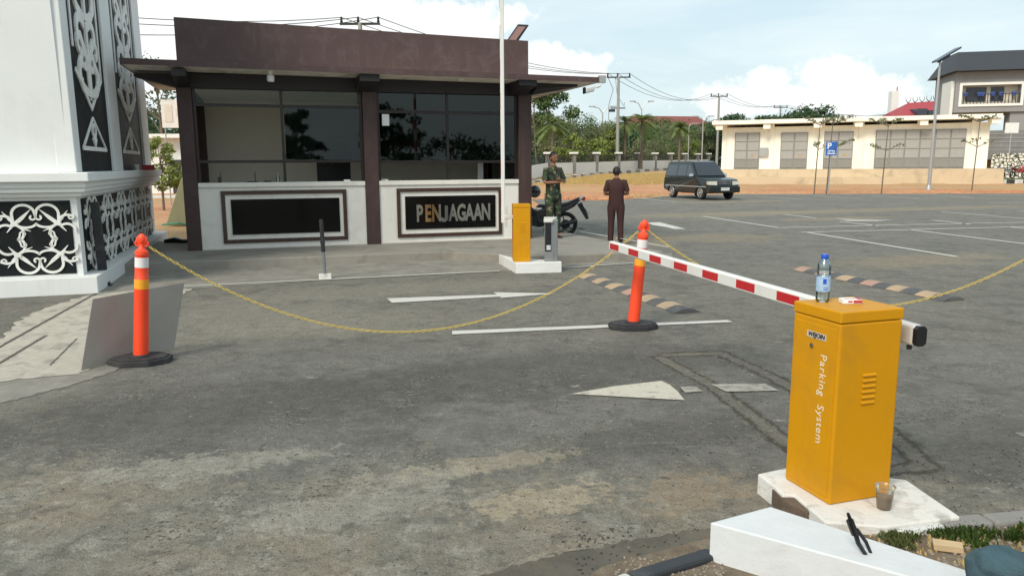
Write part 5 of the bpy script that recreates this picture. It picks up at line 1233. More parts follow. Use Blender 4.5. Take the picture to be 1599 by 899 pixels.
# ------------------------------------------------------------------ fence far left/centre
FP = [(815, 62 - 9), (855.6, 62), (895.7, 65.5), (931, 70), (965.5, 75), (996, 81), (1022.6, 87), (1047, 93.5), (1069, 100.5), (1089, 108), (1106, 115)]
fence = thing('boundary_fence', 'long white boundary wall with grey pillars and black railings', 'fence', (0, 0, 0))
pts = []
for px, Y in FP:
    a = at(px, 255, Y); pts.append((a[0], Y, tz(a[0], Y) - .02))
for i, (x, y, z) in enumerate(pts):
    p = MB(); p.box(x - .2, x + .2, y - .2, y + .2, z, z + 1.85).build('pillar', 'concretegrey', fence); MB().box(x - .36, x + .36, y - .36, y + .36, z + 1.85, z + 2.0).build('pillar_cap', 'wallwhite', fence)
    if i < len(pts) - 1:
        a, b = np.array(pts[i]), np.array(pts[i + 1]); d = (b - a)[:2]; L = np.linalg.norm(d); d /= L; nn = np.array([-d[1], d[0]]) * .07; a2_, b2_ = a[:2] + d * .22, b[:2] - d * .22
        MB().prism([a2_ + nn, b2_ + nn, b2_ - nn, a2_ - nn], [a[2], b[2], b[2], a[2]], [a[2] + 1.12, b[2] + 1.12, b[2] + 1.12, a[2] + 1.12]).build('wall_panel', 'wallwhite', fence)
        m = MB()
        for k in range(5):
            zz = 1.22 + k * .13; m.tube([(a2_[0], a2_[1], a[2] + zz), (b2_[0], b2_[1], b[2] + zz)], .022, 4)
        for k in range(1, 6): q = a2_ + (b2_ - a2_) * k / 6; m.tube([(q[0], q[1], a[2] + 1.12), (q[0], q[1], a[2] + 1.8)], .02, 4)
        m.build('railing', 'blackmetal', fence)
# black/white kerb before the fence
kk = []
for i in range(44):
    s_ = i / 43; px = 815 + (1125 - 815) * s_; Y = 50 + (104 - 50) * s_ ** 1.3; x = at(px, 270, Y)[0]; kk.append((x, Y))
for i in range(43):
    a, b = np.array(kk[i]), np.array(kk[i + 1]); d = (b - a) / np.linalg.norm(b - a); n = np.array([d[1], -d[0]]) * .3; z = tz(*a)
    struct(MB().prism([a, b, b + n, a + n], z - .1, z + .28).build('kerb', 'kerbwht' if i % 2 else 'kerb'))

# ------------------------------------------------------------------ white storehouse
oL = at(1128, 262, 66.); oR = at(1540, 265.5, 60.); wa = math.atan2(oR[1] - oL[1], oR[0] - oL[0]); WL = math.hypot(oR[0] - oL[0], oR[1] - oL[1])
gz = float(min(oL[2], oR[2])); bz = .5 * (oL[2] + oR[2])
wh = thing('storehouse', 'long cream storehouse with grey steel double doors and flat roof', 'building', (oL[0], oL[1], 0), wa)
pxu = lambda x, y: onplane(x, y, oL, wa)
pz0 = bz
topz = pxu(1128, 200)[1]; topz2 = pxu(1540, 191)[1]
MB().hexa([(0, 0, pz0), (WL, 0, pz0), (WL, 8, pz0), (0, 8, pz0), (0, 0, topz), (WL, 0, topz2), (WL, 8, topz2), (0, 8, topz)]).build('wall', 'sunwhite', wh)
u0, z0 = onplane(1112, 195, oL - np.array([math.cos(wa + math.pi / 2), math.sin(wa + math.pi / 2), 0]) * 1.3, wa); u1, z1 = onplane(1566, 184, oL - np.array([math.cos(wa + math.pi / 2), math.sin(wa + math.pi / 2), 0]) * 1.3, wa)
MB().hexa([(u0, -1.3, z0), (u1, -1.3, z1), (u1, 9, z1), (u0, 9, z0), (u0, -1.3, z0 + .32), (u1, -1.3, z1 + .32), (u1, 9, z1 + .32), (u0, 9, z0 + .32)]).build('roof', 'sunwhite', wh)
zr = lambda u: z0 + (z1 - z0) * (u - u0) / (u1 - u0)
for px in (1124, 1197, 1275, 1338, 1438, 1548):
    u = pxu(px, 200)[0]; MB().box(u - .28, u + .28, -1.15, -.0, zr(u) - .42, zr(u) - .005).build('roof_beam', 'sunwhite', wh)
for px in (1132, 1206, 1284, 1345, 1520):
    u = pxu(px, 230)[0]; MB().box(u - .25, u + .1, -.12, -.001, pz0, zr(u) - .02).build('pilaster', 'sunwhite', wh)
def sdoor(xa, xb, ya, leaves, nm='door'):
    ua, za_ = pxu(xa, ya); ub, _ = pxu(xb, ya); d = MB().box(ua, ub, -.10, -.002, pz0 + .03, za_).build('door', 'steelFrame', wh); w = (ub - ua) / leaves; hh = za_ - pz0 - .1
    for k in range(leaves):
        m = MB(); m2_ = MB()
        for r_ in range(4):
            (m2_ if r_ == 0 else m).box(ua + k * w + .07, ua + (k + 1) * w - .05, -.14, -.101, pz0 + .08 + hh * r_ / 4 + .03, pz0 + .05 + hh * (r_ + 1) / 4)
        m.build('door_leaf', 'steelDoor', d); m2_.build('kick_panel', 'steelDoor2', d)
    if leaves == 2: MB().box(ua + w * 1.35, ua + w * 1.6, -.146, -.141, pz0 + hh * .34, pz0 + hh * .42).build('door_notice', 'humpyel', d)
    return d
sdoor(1148, 1187, 208, 2); sdoor(1220, 1262, 207.5, 2); sdoor(1287, 1333, 206, 2); sdoor(1368, 1509, 203.5, 6)
u, z = pxu(1192, 244); MB().box(u - .35, u + .35, -.25, -.002, z, z + .7).build('meter_box', 'galv', wh)
us, zs = pxu(1140, 283); 
MB().prism([(-.4, -5.0), (WL + .3, -3.4), (WL + .3, .0), (-.4, .0)], -.1, pz0 - .002).build('raised_floor', 'doorPlinth', wh)
MB().prism([(-.6, -6.6), (WL * .66, -5.0), (WL * .66, -3.9), (-.6, -4.95)], -.1, pz0 * .5).build('step', 'doorPlinth', wh)
# saplings with stakes
def sapling(label, px, py, h, Y=None, seed=0):
    e = gp(px, py, -.0); t = thing('sapling_tree', label, 'tree', (e[0], e[1], 0), 0, 'young saplings before the storehouse'); r = np.random.RandomState(seed)
    tr_ = MB(); tr_.tube([(0, 0, -.1), (.06, 0, h * .5), (.12, 0, h * .95)], [.035, .028, .02], 6)
    cs, rs = [], []
    for k in range(9):
        a = r.uniform(0, 6.28); zz = h * (.95 if k < 6 else .62); L = r.uniform(.5, 1.1); c = (L * math.cos(a) + .1, L * math.sin(a), zz + L * .35)
        tr_.tube([(.1, 0, zz - .05), c], [.02, .01], 4); cs += [c, (c[0] * .6, c[1] * .6, c[2] - .1)]; rs += [.22, .16]
    tr_.build('trunk', 'trunk', t, True); v, f = leafcloud(cs, rs, 200, .075, seed, .4); npmesh('crown', v, f, 'leafolive', t)
    return t
s_lab = [('sapling to the left of the blue parking sign', 1271, 303, 3.9), ('sapling with crossed stakes right behind the blue parking sign', 1290, 304, 3.9), ('sapling in front of the left end of the widest grey door', 1376, 303, 3.8), ('sapling at the right corner of the cream storehouse', 1517, 300, 4.1)]
for i, (lb, px, py, h) in enumerate(s_lab): sapling(lb, px, py, h, seed=i + 3)
e = gp(1292, 304)
t = thing('parking_sign', 'blue parking sign with white P on a thin grey pole', 'sign', (e[0], e[1], 0), R(-12))
MB().tube([(0, 0, -.05), (0.1, 0, 2.75)], .035, 8).build('sign_pole', 'galv', t, True)
sb = MB().box(-.22, .32, -.06, -.03, 2.05, 2.75).build('sign_board', 'blue', t)
text_mesh('sign_letter', 'P', .42, 'keys', sb, (-.06, -.062, 2.53), (R(90), 0, 0), .004, .012)
MB().box(-.15, .25, -.066, -.061, 2.12, 2.17).torus((-.07, -.064, 2.25), .05, .014, 'y', 12, 5).torus((.17, -.064, 2.25), .05, .014, 'y', 12, 5).box(-.07, .17, -.066, -.061, 2.27, 2.31).build('vehicle_symbol', 'keys', sb)
# solar street lamp
e = gp(1450, 297)
t = thing('solar_street_lamp', 'tall grey solar street lamp with tilted panel before the storehouse', 'street lamp', (e[0], e[1], 0))
k = at(1468, 97, e[1]); 
MB().tube([(0, 0, -.1), (k[0] - e[0], 0, k[2])], [.11, .06], 10).lathe([(.2, -.05), (.2, .04), (.12, .3)], 10).build('lamp_post', 'galv', t, True)
kx, kz = k[0] - e[0], k[2]; pL = at(1460, 98, e[1]); pR = at(1496, 77, e[1])
MB().hexa([(pL[0] - e[0], -.35, pL[2]), (pR[0] - e[0], -.35, pR[2]), (pR[0] - e[0], .35, pR[2]), (pL[0] - e[0], .35, pL[2]), (pL[0] - e[0], -.35, pL[2] + .1), (pR[0] - e[0], -.35, pR[2] + .1), (pR[0] - e[0], .35, pR[2] + .1), (pL[0] - e[0], .35, pL[2] + .1)]).build('solar_panel', 'roofsolar', t)
MB().hexa([(kx - .1, -.12, kz - .05), (kx + .5, -.12, kz + .3), (kx + .5, .12, kz + .3), (kx - .1, .12, kz - .05), (kx - .1, -.12, kz + .08), (kx + .5, -.12, kz + .42), (kx + .5, .12, kz + .42), (kx - .1, .12, kz + .08)]).build('lamp_head', 'blackmetal', t)

# ------------------------------------------------------------------ right side: hall, walls, roofs
YB = 88.; o_ = at(1490, 202, YB); ha = R(-14)
hall = thing('hall_building', 'two-storey grey hall with charcoal roof and white framed balcony', 'building', (o_[0], o_[1], 0), ha)
hp_ = lambda x, y: onplane(x, y, o_, ha)
a1 = hp_(1486, 112); a2_ = hp_(1496, 78); 
u_l, z_e = hp_(1485, 113); u_r, z_er = hp_(1640, 103); _, z_rt = hp_(1497, 79)
ueR = 26
MB().add([(u_l, -1.2, z_e), (ueR, -1.2, z_e), (ueR, 9.5, z_e), (u_l, 9.5, z_e), (u_l + 1.0, 1.6, z_rt), (ueR, 1.6, z_rt), (ueR, 6.4, z_rt), (u_l + 1.0, 6.4, z_rt)], [(0, 1, 5, 4), (3, 7, 6, 2), (0, 4, 7, 3), (1, 2, 6, 5), (4, 5, 6, 7), (0, 3, 2, 1)]).build('roof', 'roofdark', hall)
ul, zt_ = hp_(1494, 118); ur = 25; zb_ = hp_(1494, 176)[1]
ow = hp_(1503, 134); ox = hp_(1596, 127); oy = hp_(1503, 163)
m = MB(); m.box(ul, ur, 0, 8, ow[1], z_e - .02); m.box(ul, ow[0], 0, 8, zb_, ow[1]); m.box(ow[0], ur, 0, 8, zb_, oy[1]); m.box(ox[0], ur, 0, 8, oy[1], ow[1]); m.build('wall', 'greywall', hall)
MB().box(ow[0], ox[0], .95, 1.05, oy[1], ow[1]).build('balcony_back_wall', 'curtain', hall)
for xa, xb in ((1513, 1545), (1552, 1573)):
    ua = hp_(xa, 140)[0]; ub = hp_(xb, 140)[0]; MB().box(ua, ub, .90, .949, oy[1] + .3, ow[1] - .15).build('window', 'winblk', hall)
m = MB(); f = .28
m.box(ow[0] - f, ox[0] + f, -.12, -.002, ow[1], ow[1] + f); m.box(ow[0] - f, ox[0] + f, -.12, -.002, oy[1] - f, oy[1]); m.box(ow[0] - f, ow[0], -.12, -.002, oy[1], ow[1]); m.box(ox[0], ox[0] + f, -.12, -.002, oy[1], ow[1]); m.build('balcony_frame', 'wallwhite', hall)
m = MB(); zz = oy[1] + (ow[1] - oy[1]) * .5
m.box(ow[0], ox[0], .0, .08, zz, zz + .08)
k = ow[0] + .2
while k < ox[0]: m.box(k, k + .07, .02, .07, oy[1], zz); k += .35
m.build('balcony_railing', 'blackmetal', hall)
for px in (1510, 1531, 1537, 1552, 1565, 1586):
    u = hp_(px, 150)[0]; MB().box(u - .2, u + .2, .4, .6, oy[1] + .9, oy[1] + 1.3).build('chair_back', 'bluecloth', hall)
lw = hp_(1488, 120); MB().box(hp_(1489, 120)[0], ul - .002, .5, 4, zb_ - .4, hp_(1489, 126)[1]).build('side_bay', 'wallwhite', hall)
for px, w in ((1497, .5), (1592, .9)):
    u = hp_(px, 190)[0]; MB().box(u - w, u + w, .3, 2, hp_(px, 206)[1] - 3, zb_ - .003).build('column', 'greywall', hall)
tw_z = hp_(1570, 203)[1]
# terrace ground behind the retaining wall
aW = at(1545, 203, 72.); bW = at(1700, 203, 70.)
t = thing('retaining_wall', 'grey concrete retaining wall with horizontal board marks', 'wall', (0, 0, 0))
w0 = at(1540, 236, 74.); w1 = at(1720, 236, 70.); zt1 = at(1545, 204, 74.)[2]
rw = MB().prism([w0[:2], w1[:2], (w1[0], w1[1] + 1), (w0[0], w0[1] + 1)], w0[2] - .8, zt1).build('wall_body', 'concretegrey', t)
for k in range(5):
    z = w0[2] + (zt1 - w0[2]) * k / 5; dv = (w1 - w0)[:2]; MB().prism([w0[:2] + (0, -.05), w1[:2] + (0, -.05), w1[:2], w0[:2]], z, z + .08).build('wall_rib', 'greywall', t)
struct(MB().prism([(w0[0] - 2, w0[1] + .9), (w1[0] + 60, w1[1] + .9), (w1[0] + 60, 140), (w0[0] + 10, 140), (w0[0] + 2, 90)], 0, zt1 - .05).build('terrace_ground', 'soil'))
t = thing('stone_wall', 'low rubble stone wall painted black and white behind the parked motorbikes', 'wall', (0, 0, 0))
s0_ = at(1549, 240, 68.); s1_ = at(1720, 240, 65.); MB().prism([s0_[:2], s1_[:2], (w1[0], w1[1] - .1), (w0[0] + .6, w0[1] - .1)], -.1, s0_[2]).build('wall_body', 'stonewall', t)
# kerb + grass strip in front of it
for i in range(12):
    a = at(1543 + i * 13, 283, 58.); b = at(1556 + i * 13, 283, 58.); struct(MB().box(a[0], b[0], 57.8, 58.1, 0, .32).build('kerb', 'kerbwht' if i % 2 else 'kerbblk'))
a = at(1543, 275, 58.2); struct(MB().prism([(a[0], 58.1), (a[0] + 14, 58.1), (a[0] + 14, 62), (a[0], 62)], 0, .34).build('verge', pm('verge_grass', (.09, .12, .04), .95, var=.4, scale=3)))
def farbike(label, px, seatmat, seed):
    e = at(px, 272, 61.5); t = thing('motorbike', label, 'motorcycle', (e[0], 61.5, .34), R(15), 'motorbikes parked by the stone wall')
    for x in (-.6, .6): MB().torus((x, 0, .28), .24, .05, 'y', 16, 6).build('wheel', 'tyre', t, True)
    MB().xz([(-.7, .85), (-.3, .55), (.3, .45), (.55, .9), (.5, 1.0), (.2, .7), (-.2, .75)], -.12, .12).build('bike_body', seatmat, t, bevel=.03)
    MB().tube([(.6, 0, .28), (.5, 0, .95), (.45, .3, 1.02)], .03, 6).build('fork', 'blackmetal', t); MB().xz([(-.65, .86), (-.2, .76), (.2, .72), (.2, .66), (-.4, .7)], -.14, .14).build('seat', 'rubber', t)
    return t
farbike('dark motorbike under a white cover by the stone wall', 1556, 'paper', 1); farbike('pale grey motorbike in the middle of the stone wall row', 1572, 'galv', 2); farbike('red motorbike at the right of the stone wall row', 1590, 'cigred', 3)
e = at(1576, 238, 69.)
t = thing('small_signboard', 'small blank white signboard on a thin post above the stone wall', 'sign', (e[0], e[1], e[2] - .2)); k = at(1576, 199, 69.)[2] - e[2]
MB().tube([(0, 0, -1), (0, 0, k)], .05, 6).build('sign_post', 'galv', t); MB().box(-.6, .6, -.06, -.0, k - .3, k + .6).build('sign_panel', 'wallwhite', t)
# red roofs and monument behind
t = thing('red_roof_house', 'steep red-roofed longhouse with horned ridge behind the storehouse', 'building', (0, 0, 0)); Yr = 150.
A = [at(1407, 184, Yr), at(1468, 184, Yr), at(1461, 158, Yr + 6), at(1418, 161, Yr + 6)]
m = MB(); base = [(A[0][0], Yr, A[0][2]), (A[1][0], Yr, A[1][2]), (A[1][0], Yr + 12, A[1][2]), (A[0][0], Yr + 12, A[0][2]), tuple(A[3]), tuple(A[2])]
m.add(base, [(0, 1, 5, 4), (2, 3, 4, 5), (0, 4, 3), (1, 2, 5), (0, 3, 2, 1)]); rf = m.build('roof', 'redroof', t)
MB().box(A[0][0] + .5, A[1][0] - .5, Yr + .5, Yr + 11, 2, A[0][2]).build('wall', 'greywall', t)
m = MB()
for k in range(5):
    q = A[3] + (A[2] - A[3]) * k / 4
    for s_ in (-1, 1): m.tube([tuple(q), (q[0] + s_ * .45, q[1], q[2] + .5), (q[0] + s_ * .5, q[1], q[2] + 1.1)], [.09, .06, .03], 5)
m.build('ridge_horn', 'blackmetal', rf); MB().box(A[0][0] + 3, A[0][0] + 5, Yr - .1, Yr + 3, A[0][2], A[0][2] + 1.7).build('gable_window', 'winblk', rf); MB().box(A[0][0] + 5.2, A[0][0] + 6.4, Yr - .1, Yr + 3, A[0][2], A[0][2] + 1.4).build('gable_window', 'winblk', rf)
e = at(1393, 185, 160.); k = at(1393, 143, 160.)[2]
t = thing('monument_tower', 'slim white monument tower behind the storehouse roof', 'tower', (e[0], 160, 0)); MB().box(-.75, .75, -.75, .75, 2, k).build('tower_shaft', 'wallwhite', t); MB().tube([(.6, 0, k), (.6, 0, k + .9)], .1, 6).build('tower_tip', 'redroof2', t)
t = thing('far_long_roof', 'long low dull red roof rising above the trees behind the fence', 'building', (0, 0, 0)); Yr = 150.
m = MB(); A = [at(978, 206, Yr), at(1130, 206, Yr), at(1088, 182, Yr + 8), at(985, 181, Yr + 8)]
m.add([tuple(A[0]), tuple(A[1]), (A[1][0], Yr + 16, A[1][2]), (A[0][0], Yr + 16, A[0][2]), tuple(A[3]), tuple(A[2])], [(0, 1, 5, 4), (2, 3, 4, 5), (0, 4, 3), (1, 2, 5), (0, 3, 2, 1)]); m.build('roof', 'redroof2', t); MB().box(A[0][0] + 1, A[1][0] - 1, Yr + 1, Yr + 15, 1.5, A[0][2]).build('wall', 'greywall', t)

# ------------------------------------------------------------------ poles, wires, lamps
def upole(label, px, ptop, Y, zbase=.8, first=False):
    k = at(px, ptop, Y); t = thing('utility_pole', label, 'utility pole', (k[0], Y, zbase), 0, 'power line poles'); h = k[2] - zbase
    MB().tube([(0, 0, -.2), (0, 0, h)], [.19, .12], 10).build('pole_shaft', 'pole', t, True)
    cb = MB().box(-1.15, 1.15, -.06, .06, h - .12, h).build('crossarm', 'blackmetal', t); 
    for x in (-1.05, -.1, 1.05): MB().lathe([(.06, 0), (.09, .1), (.05, .15), (.08, .22), (.04, .34)], 8, (x, 0, h)).build('insulator', 'blackmetal', cb)
    if first:
        MB().box(-.7, .7, -.05, .05, h - 3.0, h - 2.9).box(-.9, -.3, -.15, .15, h - 3.3, h - 3.05).build('lower_crossarm', 'blackmetal', t)
        m = MB(); m.tube([(-1.0, 0, h - .1), (-.5, 0, h - 1.2), (-.9, 0, h - 2.6), (-.9, 0, h - 4), (-.2, 0, h - 4.9)], .025, 5); m.tube([(-.3, 0, h - .1), (-.1, 0, h - 1.8), (.6, 0, h - 2.8), (.6, 0, h - 2.4)], .02, 5); m.build('drop_cable', 'wire', t)
    return t, np.array([k[0], Y, k[2] + .3])
U0, w0_ = upole('utility pole showing its top above the booth parapet', 562, 36, 45., .2)
U1, w1_ = upole('tall utility pole right of the booth above the maroon-clad person', 966, 120, 75., .8, True)
U2, w2_ = upole('utility pole at the left end of the cream storehouse', 1123, 150, 103.)
U3, w3_ = upole('farthest utility pole showing above the cream storehouse roof', 1219, 167.5, 128.)
wm1 = at(200, 22, 40.)
m = MB()
for dx, dzz in ((-1.05, 0), (-.1, 0.05), (1.05, 0)):
    seq = [wm1 + (dx * 2 if dx < 1 else .5, 0, -(dx + 1) * .5), w0_ + (dx, 0, 0), w1_ + (dx, 0, 0), w2_ + (dx, 0, 0), w3_ + (dx, 0, 0), at(1400, 178, 160.) + (dx, 0, 0)]
    for i in range(len(seq) - 1):
        a, b = seq[i], seq[i + 1]; L = np.linalg.norm(b - a); sag = [.3, .9, 1.6, .9, .9][i]
        m.tube([a + (b - a) * k / 14 - np.array([0, 0, 4 * sag * (k / 14) * (1 - k / 14)]) for k in range(15)], .022, 5)
tag(m.build('power_line', 'wire'), 'three black power wires strung between the utility poles', 'wires')
def slamp(label, px, pt, Y, double=True, tip=16, rise=10, grp='street lamps beyond the fence'):
    k = at(px, pt, Y); t = thing('street_lamp', label, 'street lamp', (k[0], Y, .8), 0, grp); h = k[2] - .8; s_ = Y / FPX
    MB().tube([(0, 0, -.2), (0, 0, h)], [.09, .06], 8).build('lamp_post', 'galv', t, True)
    for sg in ((-1, 1) if double else (1,)):
        a = MB().tube([(0, 0, h), (sg * tip * .35 * s_, 0, h + rise * .75 * s_), (sg * tip * s_, 0, h + rise * s_)], [.055, .045, .04], 6).build('lamp_arm', 'galv', t, True)
        MB().box(sg * tip * s_ - .35, sg * tip * s_ + .35, -.12, .12, h + rise * s_ - .06, h + rise * s_ + .05).build('lamp_head', 'galv', a)
slamp('double-armed street lamp left of the tall utility pole', 941, 177, 84.); slamp('double-armed street lamp right of the tall utility pole', 1002, 172, 90., tip=14, rise=13)
slamp('double-armed street lamp between the dark car and the storehouse', 1098, 188, 88., tip=12, rise=6); slamp('single-armed street lamp above the dark car', 1076, 197, 100., False, 10, 4)

# ------------------------------------------------------------------ vegetation
def gt(px, Y): a = at(px, 255, Y); return (a[0], Y, tz(a[0], Y) - .05)
# woodland mass
cs, rs = [], []; r = np.random.RandomState(5)
for i in range(330):
    px = r.uniform(790, 1345); Y = r.uniform(122, 175); topy = np.interp(px, [790, 860, 900, 935, 990, 1040, 1100, 1130, 1180, 1270, 1310, 1350], [176, 176, 190, 184, 182, 178, 182, 177, 182, 172, 186, 190]) + r.uniform(2, 26)
    k = at(px, topy, Y); rr = r.uniform(1.6, 3.4); cs.append((k[0], Y, k[2] - rr)); rs.append(rr)
for i in range(260):
    px = r.uniform(790, 1130); Y = r.uniform(121, 130); k = at(px, r.uniform(205, 250), Y); cs.append((k[0], Y, k[2])); rs.append(r.uniform(1.3, 2.4))
v, f = leafcloud(cs, rs, 110000, .24, 5, .8); wd = npmesh('woodland', v, f, 'leafdark'); wd['kind'] = 'stuff'
for q_ in (): pass
# left woodland behind the gap
cs, rs = [], []
for i in range(120):
    px = r.uniform(150, 420); Y = r.uniform(70, 90); k = at(px, r.uniform(185, 250), Y); cs.append((k[0], Y, k[2])); rs.append(r.uniform(1.2, 2.2))
v, f = leafcloud(cs, rs, 14000, .25, 6, .8); wd = npmesh('woodland', v, f, 'leafdark'); wd['kind'] = 'stuff'
tree('tall slender tree beside the right edge of the booth', gt(860, 80), 9.4, 5.0, 'leaf', 5200, .16, .3, 11, 26, .16)
tree('bare twiggy tree between the booth and the tall slender tree', gt(838, 78), 8.2, 2.6, 'leafolive', 240, .10, .3, 12, 22, .09)
palm('palm just right of the booth in front of the tall slender tree', gt(862, 72), 4.6, 1, 1.9)
palm('palm beside the tall utility pole', gt(975, 78), 5.0, 2, 1.7); palm('palm with brown dry fronds between two street lamps', gt(1001, 80), 5.2, 3, 1.9); palm('small palm above the dark car', gt(1060, 92), 5.0, 4, 1.5)
cfg = [('olive bushy tree behind the fence beside the booth', 880, 76, 5.2, 5.5, 'leafolive'), ('yellow-green young tree behind the second fence pillar', 896, 70, 3.6, 3.0, 'leaflight'), ('dark round tree behind the camouflage-clad person', 905, 88, 6.4, 6.5, 'leaf'),
       ('olive spreading tree left of the tall utility pole', 940, 80, 4.9, 6.0, 'leafolive'), ('bright yellow-green shrub at the foot of the left street lamp', 925, 74, 3.4, 3.2, 'leaflight'), ('narrow bright green tree behind the tall utility pole', 952, 78, 4.2, 2.6, 'leaflight'),
       ('green tree behind the palm with dry fronds', 1022, 101, 7.0, 6.5, 'leaf'), ('olive tree right of the palm with dry fronds', 1034, 107, 6.0, 6.2, 'leafolive'), ('light green tree under the far red roof', 1055, 113, 6.6, 6.5, 'leaf'),
       ('olive tree behind the street lamp by the storehouse', 1088, 118, 5.8, 5.5, 'leafolive'), ('round green tree at the left end of the storehouse', 1112, 122, 7.0, 6.0, 'leaf'), ('low olive bush above the kerb left of the car', 1010, 96, 3.6, 5.5, 'leafolive'), ('young green tree just above the car roof', 1072, 112, 4.2, 4.0, 'leaflight')]
for i, (lb, px, Y, h, cw, mt) in enumerate(cfg): tree(lb, gt(px, Y), h, cw, mt, 4500, .12, .18, 30 + i, 22, .1, group='trees beyond the boundary fence')
for i, (px, h) in enumerate(((1150, 7.8), (1180, 7.7), (1215, 7.9), (1245, 8.3), (1268, 8.9), (1292, 7.9))):
    tree(['flat-topped dark tree above the left end of the storehouse roof', 'dark tree beside the flat-topped one above the storehouse', 'dark tree behind the farthest utility pole', 'broad dark tree right of the farthest utility pole', 'highest dark tree above the storehouse roof', 'rightmost dark tree above the storehouse roof'][i], gt(px, 118), h, 8.5, 'leafdark', 3600, .24, .4, 60 + i, 34, .2, flat=.5, name='spreading_tree', group='dark trees behind the storehouse')
# left gap objects
tree('small bright green tree between the gate tower and the booth', gt(250, 30), 2.9, 1.55, 'leaflight', 1500, .085, .25, 80, 18, .06)
tree('tall feathery tree behind the left corner of the booth', gt(258, 52), 8.6, 5.0, 'leafdark', 900, .13, .45, 81, 30, .12)
t = thing('wayside_billboard', 'weathered beige board on a post seen through the gap beside the booth', 'sign', gt(268, 34), R(12)); k = at(268, 198, 34.)[2] - t.location[2]
MB().tube([(-.15, 0, -.1), (-.15, 0, k + .5)], .03, 6).build('board_post', 'galv', t); bb = MB().box(-.25, .7, -.06, 0, k - .05, k + 1.15).build('board_panel', 'boothwhite', t); MB().box(-.12, .2, -.08, -.06, k + .2, k + .95).box(.35, .5, -.08, -.06, k + .5, k + .8).build('board_print', 'curtain', bb)
t = thing('roadside_house', 'small white house with dark porch seen left of the booth', 'building', gt(262, 44), R(6)); k = at(262, 216, 44.)[2] - t.location[2]
MB().box(-1.2, 4, 0, 5, 0, k).build('wall', 'wallwhite', t); MB().box(-1.5, 4.3, -.7, 5.3, k, k + .22).build('roof', 'wallwhite', t); MB().box(.0, 2.5, -.5, .0, k * .52, k * .62).build('porch_roof', 'roofdark', t); MB().box(.2, .7, -.05, -.002, 0, k * .5).build('dark_door', 'winblk', t); MB().box(1.0, 1.25, -.05, -.002, 0, k * .5).build('window', 'winblk', t)
for i in range(6):
    a = at(236 + i * 12, 306, 41.); b = at(248 + i * 12, 306, 41.); struct(MB().box(a[0], b[0], 40.9, 41.2, -.1, .14).build('kerb', 'kerbwht'))
t = thing('tarpaulin', 'olive tarpaulin draped against the left rear of the booth', 'tarpaulin', gp(282, 352)); MB().hexa([(-.45, 0, 0), (.35, 0, 0), (.35, .3, 0), (-.35, .3, 0), (.1, 0, 1.35), (.35, 0, 1.5), (.35, .3, 1.5), (.15, .3, 1.35)]).build('tarp_cloth', 'tarp', t, bevel=.04)
e = gp(268, 352); m = MB(); m.tube([(0, 0, .03), (.2, .1, .05), (.5, -.1, .03), (.3, -.25, .08), (-.2, -.15, .03), (.1, .2, .1), (.6, .15, .03)], .025, 6); o = m.build('garden_hose', 'hose', smooth=True); o.location = (e[0], e[1], 0); tag(o, 'green garden hose lying on orange soil beside the booth', 'hose')
e = gp(272, 379, .15); o = MB().tube([(-.2, 0, .03), (0, .05, .05), (.2, -.05, .03), (.4, .05, .04)], [.04, .07, .05, .03], 7).build('cloth_bundle', 'blackplastic'); o.location = (e[0], e[1], .15); tag(o, 'crumpled black bag on the pavement at the booth left corner', 'bag')
# debris by the motorcycle
m = MB(); r = np.random.RandomState(3)
for k in range(45):
    x, y = r.uniform(-.5, .5), r.uniform(-.3, .3); s_ = r.uniform(.02, .06); m.sphere((x, y, .01), (s_, s_, s_ * .6), 6, 4)
o = m.build('rubble', 'pebble'); e = gp(880, 368); o.location = (e[0], e[1], .15); o['kind'] = 'stuff'
# stones / crumbs over the asphalt
def scatter(name, n, region, smin, smax, mat, z=.004, seed=0):
    r = np.random.RandomState(seed); m = MB()
    for k in range(n):
        px, py = r.uniform(region[0], region[1]), r.uniform(region[2], region[3]); e = gp(px, py); s_ = r.uniform(smin, smax)
        a = r.uniform(0, 6.28); ca, sa = math.cos(a), math.sin(a); q = [(1, 0), (.3, .8), (-.7, .6), (-.9, -.3), (0, -.9)]
        base = [(e[0] + s_ * (x * ca - y * sa) * r.uniform(.7, 1.2), e[1] + s_ * (x * sa + y * ca) * r.uniform(.7, 1.2), z) for x, y in q]
        m.add(base + [(e[0], e[1], z + s_ * r.uniform(.4, .9))], [(0, 1, 5), (1, 2, 5), (2, 3, 5), (3, 4, 5), (4, 0, 5)])
    o = m.build(name, mat); o['kind'] = 'stuff'; return o
scatter('gravel', 500, (0, 1500, 600, 899), .002, .007, 'pebble', seed=1); scatter('gravel', 160, (0, 1599, 560, 899), .002, .007, 'pebbledark', seed=2)
scatter('gravel', 120, (1390, 1599, 640, 800), .003, .008, 'pebbledark', seed=4); scatter('gravel', 130, (900, 1120, 820, 899), .003, .009, 'pebbledark', seed=5, z=.006)
scatter('gravel', 30, (850, 1250, 560, 720), .004, .010, 'pebbledark', seed=7)
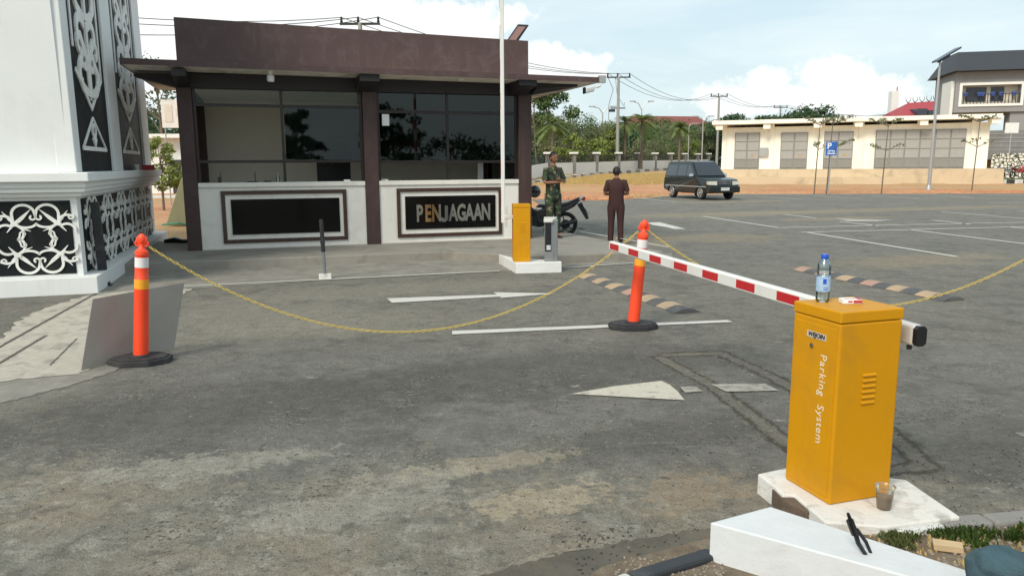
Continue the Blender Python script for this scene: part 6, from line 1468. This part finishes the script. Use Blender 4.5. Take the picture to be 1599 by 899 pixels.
# island grass, stones
def grass(name, n, fn, h, mat, seed):
    r = np.random.RandomState(seed); vs, fs = [], []
    for k in range(n):
        x, y, z = fn(r); a = r.uniform(0, 6.28); l = r.uniform(.4, 1) * h; w = .0055; dx, dy = math.cos(a), math.sin(a); b = len(vs); ln = r.uniform(.1, .8)
        vs += [(x - dy * w, y + dx * w, z), (x + dy * w, y - dx * w, z), (x + dx * l * ln * .5 + dy * w * .7, y + dy * l * ln * .5 - dx * w * .7, z + l * .6), (x + dx * l * ln, y + dy * l * ln, z + l * .85)]
        fs.append((b, b + 1, b + 2, b + 3))
    o = npmesh(name, np.array(vs), np.array(fs), mat); o['kind'] = 'stuff'
def fi(r):
    cl = r.randint(0, 26); rc = np.random.RandomState(100 + cl); cx_ = rc.uniform(1370, 1620); cy_ = np.interp(cx_, [1355, 1460, 1640], [830, 826, 814]) + abs(rc.normal(0, 16)); e = gp(cx_, cy_, .06); q = r.normal(0, .022, 2); return e[0] + q[0], e[1] + q[1], .058
grass('grass', 2400, fi, .045, 'grass', 1)
def fi2(r):
    px = r.uniform(1330, 1640); py = r.uniform(812, 905); e = gp(px, py, .06); return e[0], e[1], .058
grass('grass', 700, fi2, .03, 'drygrass', 2)
r = np.random.RandomState(9); m = MB()
for k in range(240):
    e = gp(r.uniform(1360, 1640), r.uniform(822, 920), .06); s_ = r.uniform(.004, .016); m.sphere((e[0], e[1], .062), (s_, s_ * r.uniform(.6, 1.2), s_ * .6), 7, 5)
for k in range(260):
    e = gp(r.uniform(960, 1130), r.uniform(870, 930), .06); s_ = r.uniform(.003, .009); m.sphere((e[0], e[1], .062), (s_, s_, s_ * .6), 6, 4)
o = m.build('gravel', 'pebble', smooth=True); o['kind'] = 'stuff'
# dry grass on the dirt field
def fd_(r):
    px = r.uniform(826, 1140); Y = r.uniform(50, 66); a = at(px, 280, Y); return a[0], Y, tz(a[0], Y)
r0 = np.random.RandomState(4); vs, fs = [], []
for k in range(4000):
    x, y, z = fd_(r0); h = r0.uniform(.05, .22); w = r0.uniform(.03, .09); b = len(vs); vs += [(x - w, y, z), (x + w, y, z), (x + w * .6, y, z + h), (x - w * .6, y, z + h)]; fs.append((b, b + 1, b + 2, b + 3))
o = npmesh('grass', np.array(vs), np.array(fs), 'drygrass'); o['kind'] = 'stuff'
# soil lumps along the asphalt edge
m = MB(); r = np.random.RandomState(14)
for k in range(900):
    px = r.uniform(826, 1599); e = gp(px, np.interp(px, [826, 950, 1050, 1150, 1599], [310, 311, 303.5, 302, 301]) - abs(r.normal(0, 1.6))); s_ = r.uniform(.05, .22); m.sphere((e[0], e[1], -.01), (s_, s_, s_ * .5), 6, 4)
o = m.build('soil_clods', 'soil', smooth=True); o['kind'] = 'stuff'
# ------------------------------------------------------------------ behind the camera (mirrored in the panes)
for i, (x, y, h, cw) in enumerate(((12.5, -14, 5.4, 4.2), (8.0, -20, 3.6, 6), (5.2, -12, 4.9, 2.4), (21, -22, 3.6, 9))):
    tree(['broad tree behind the photographer mirrored in the right window', 'low tree behind the photographer', 'slender tree behind the photographer mirrored in the left window', 'wide tree far behind the photographer'][i], (x, y, 0), h, cw, 'leafdark', 1800, .2, .2 if i != 1 else .1, 90 + i, 20, .14, flat=.5)
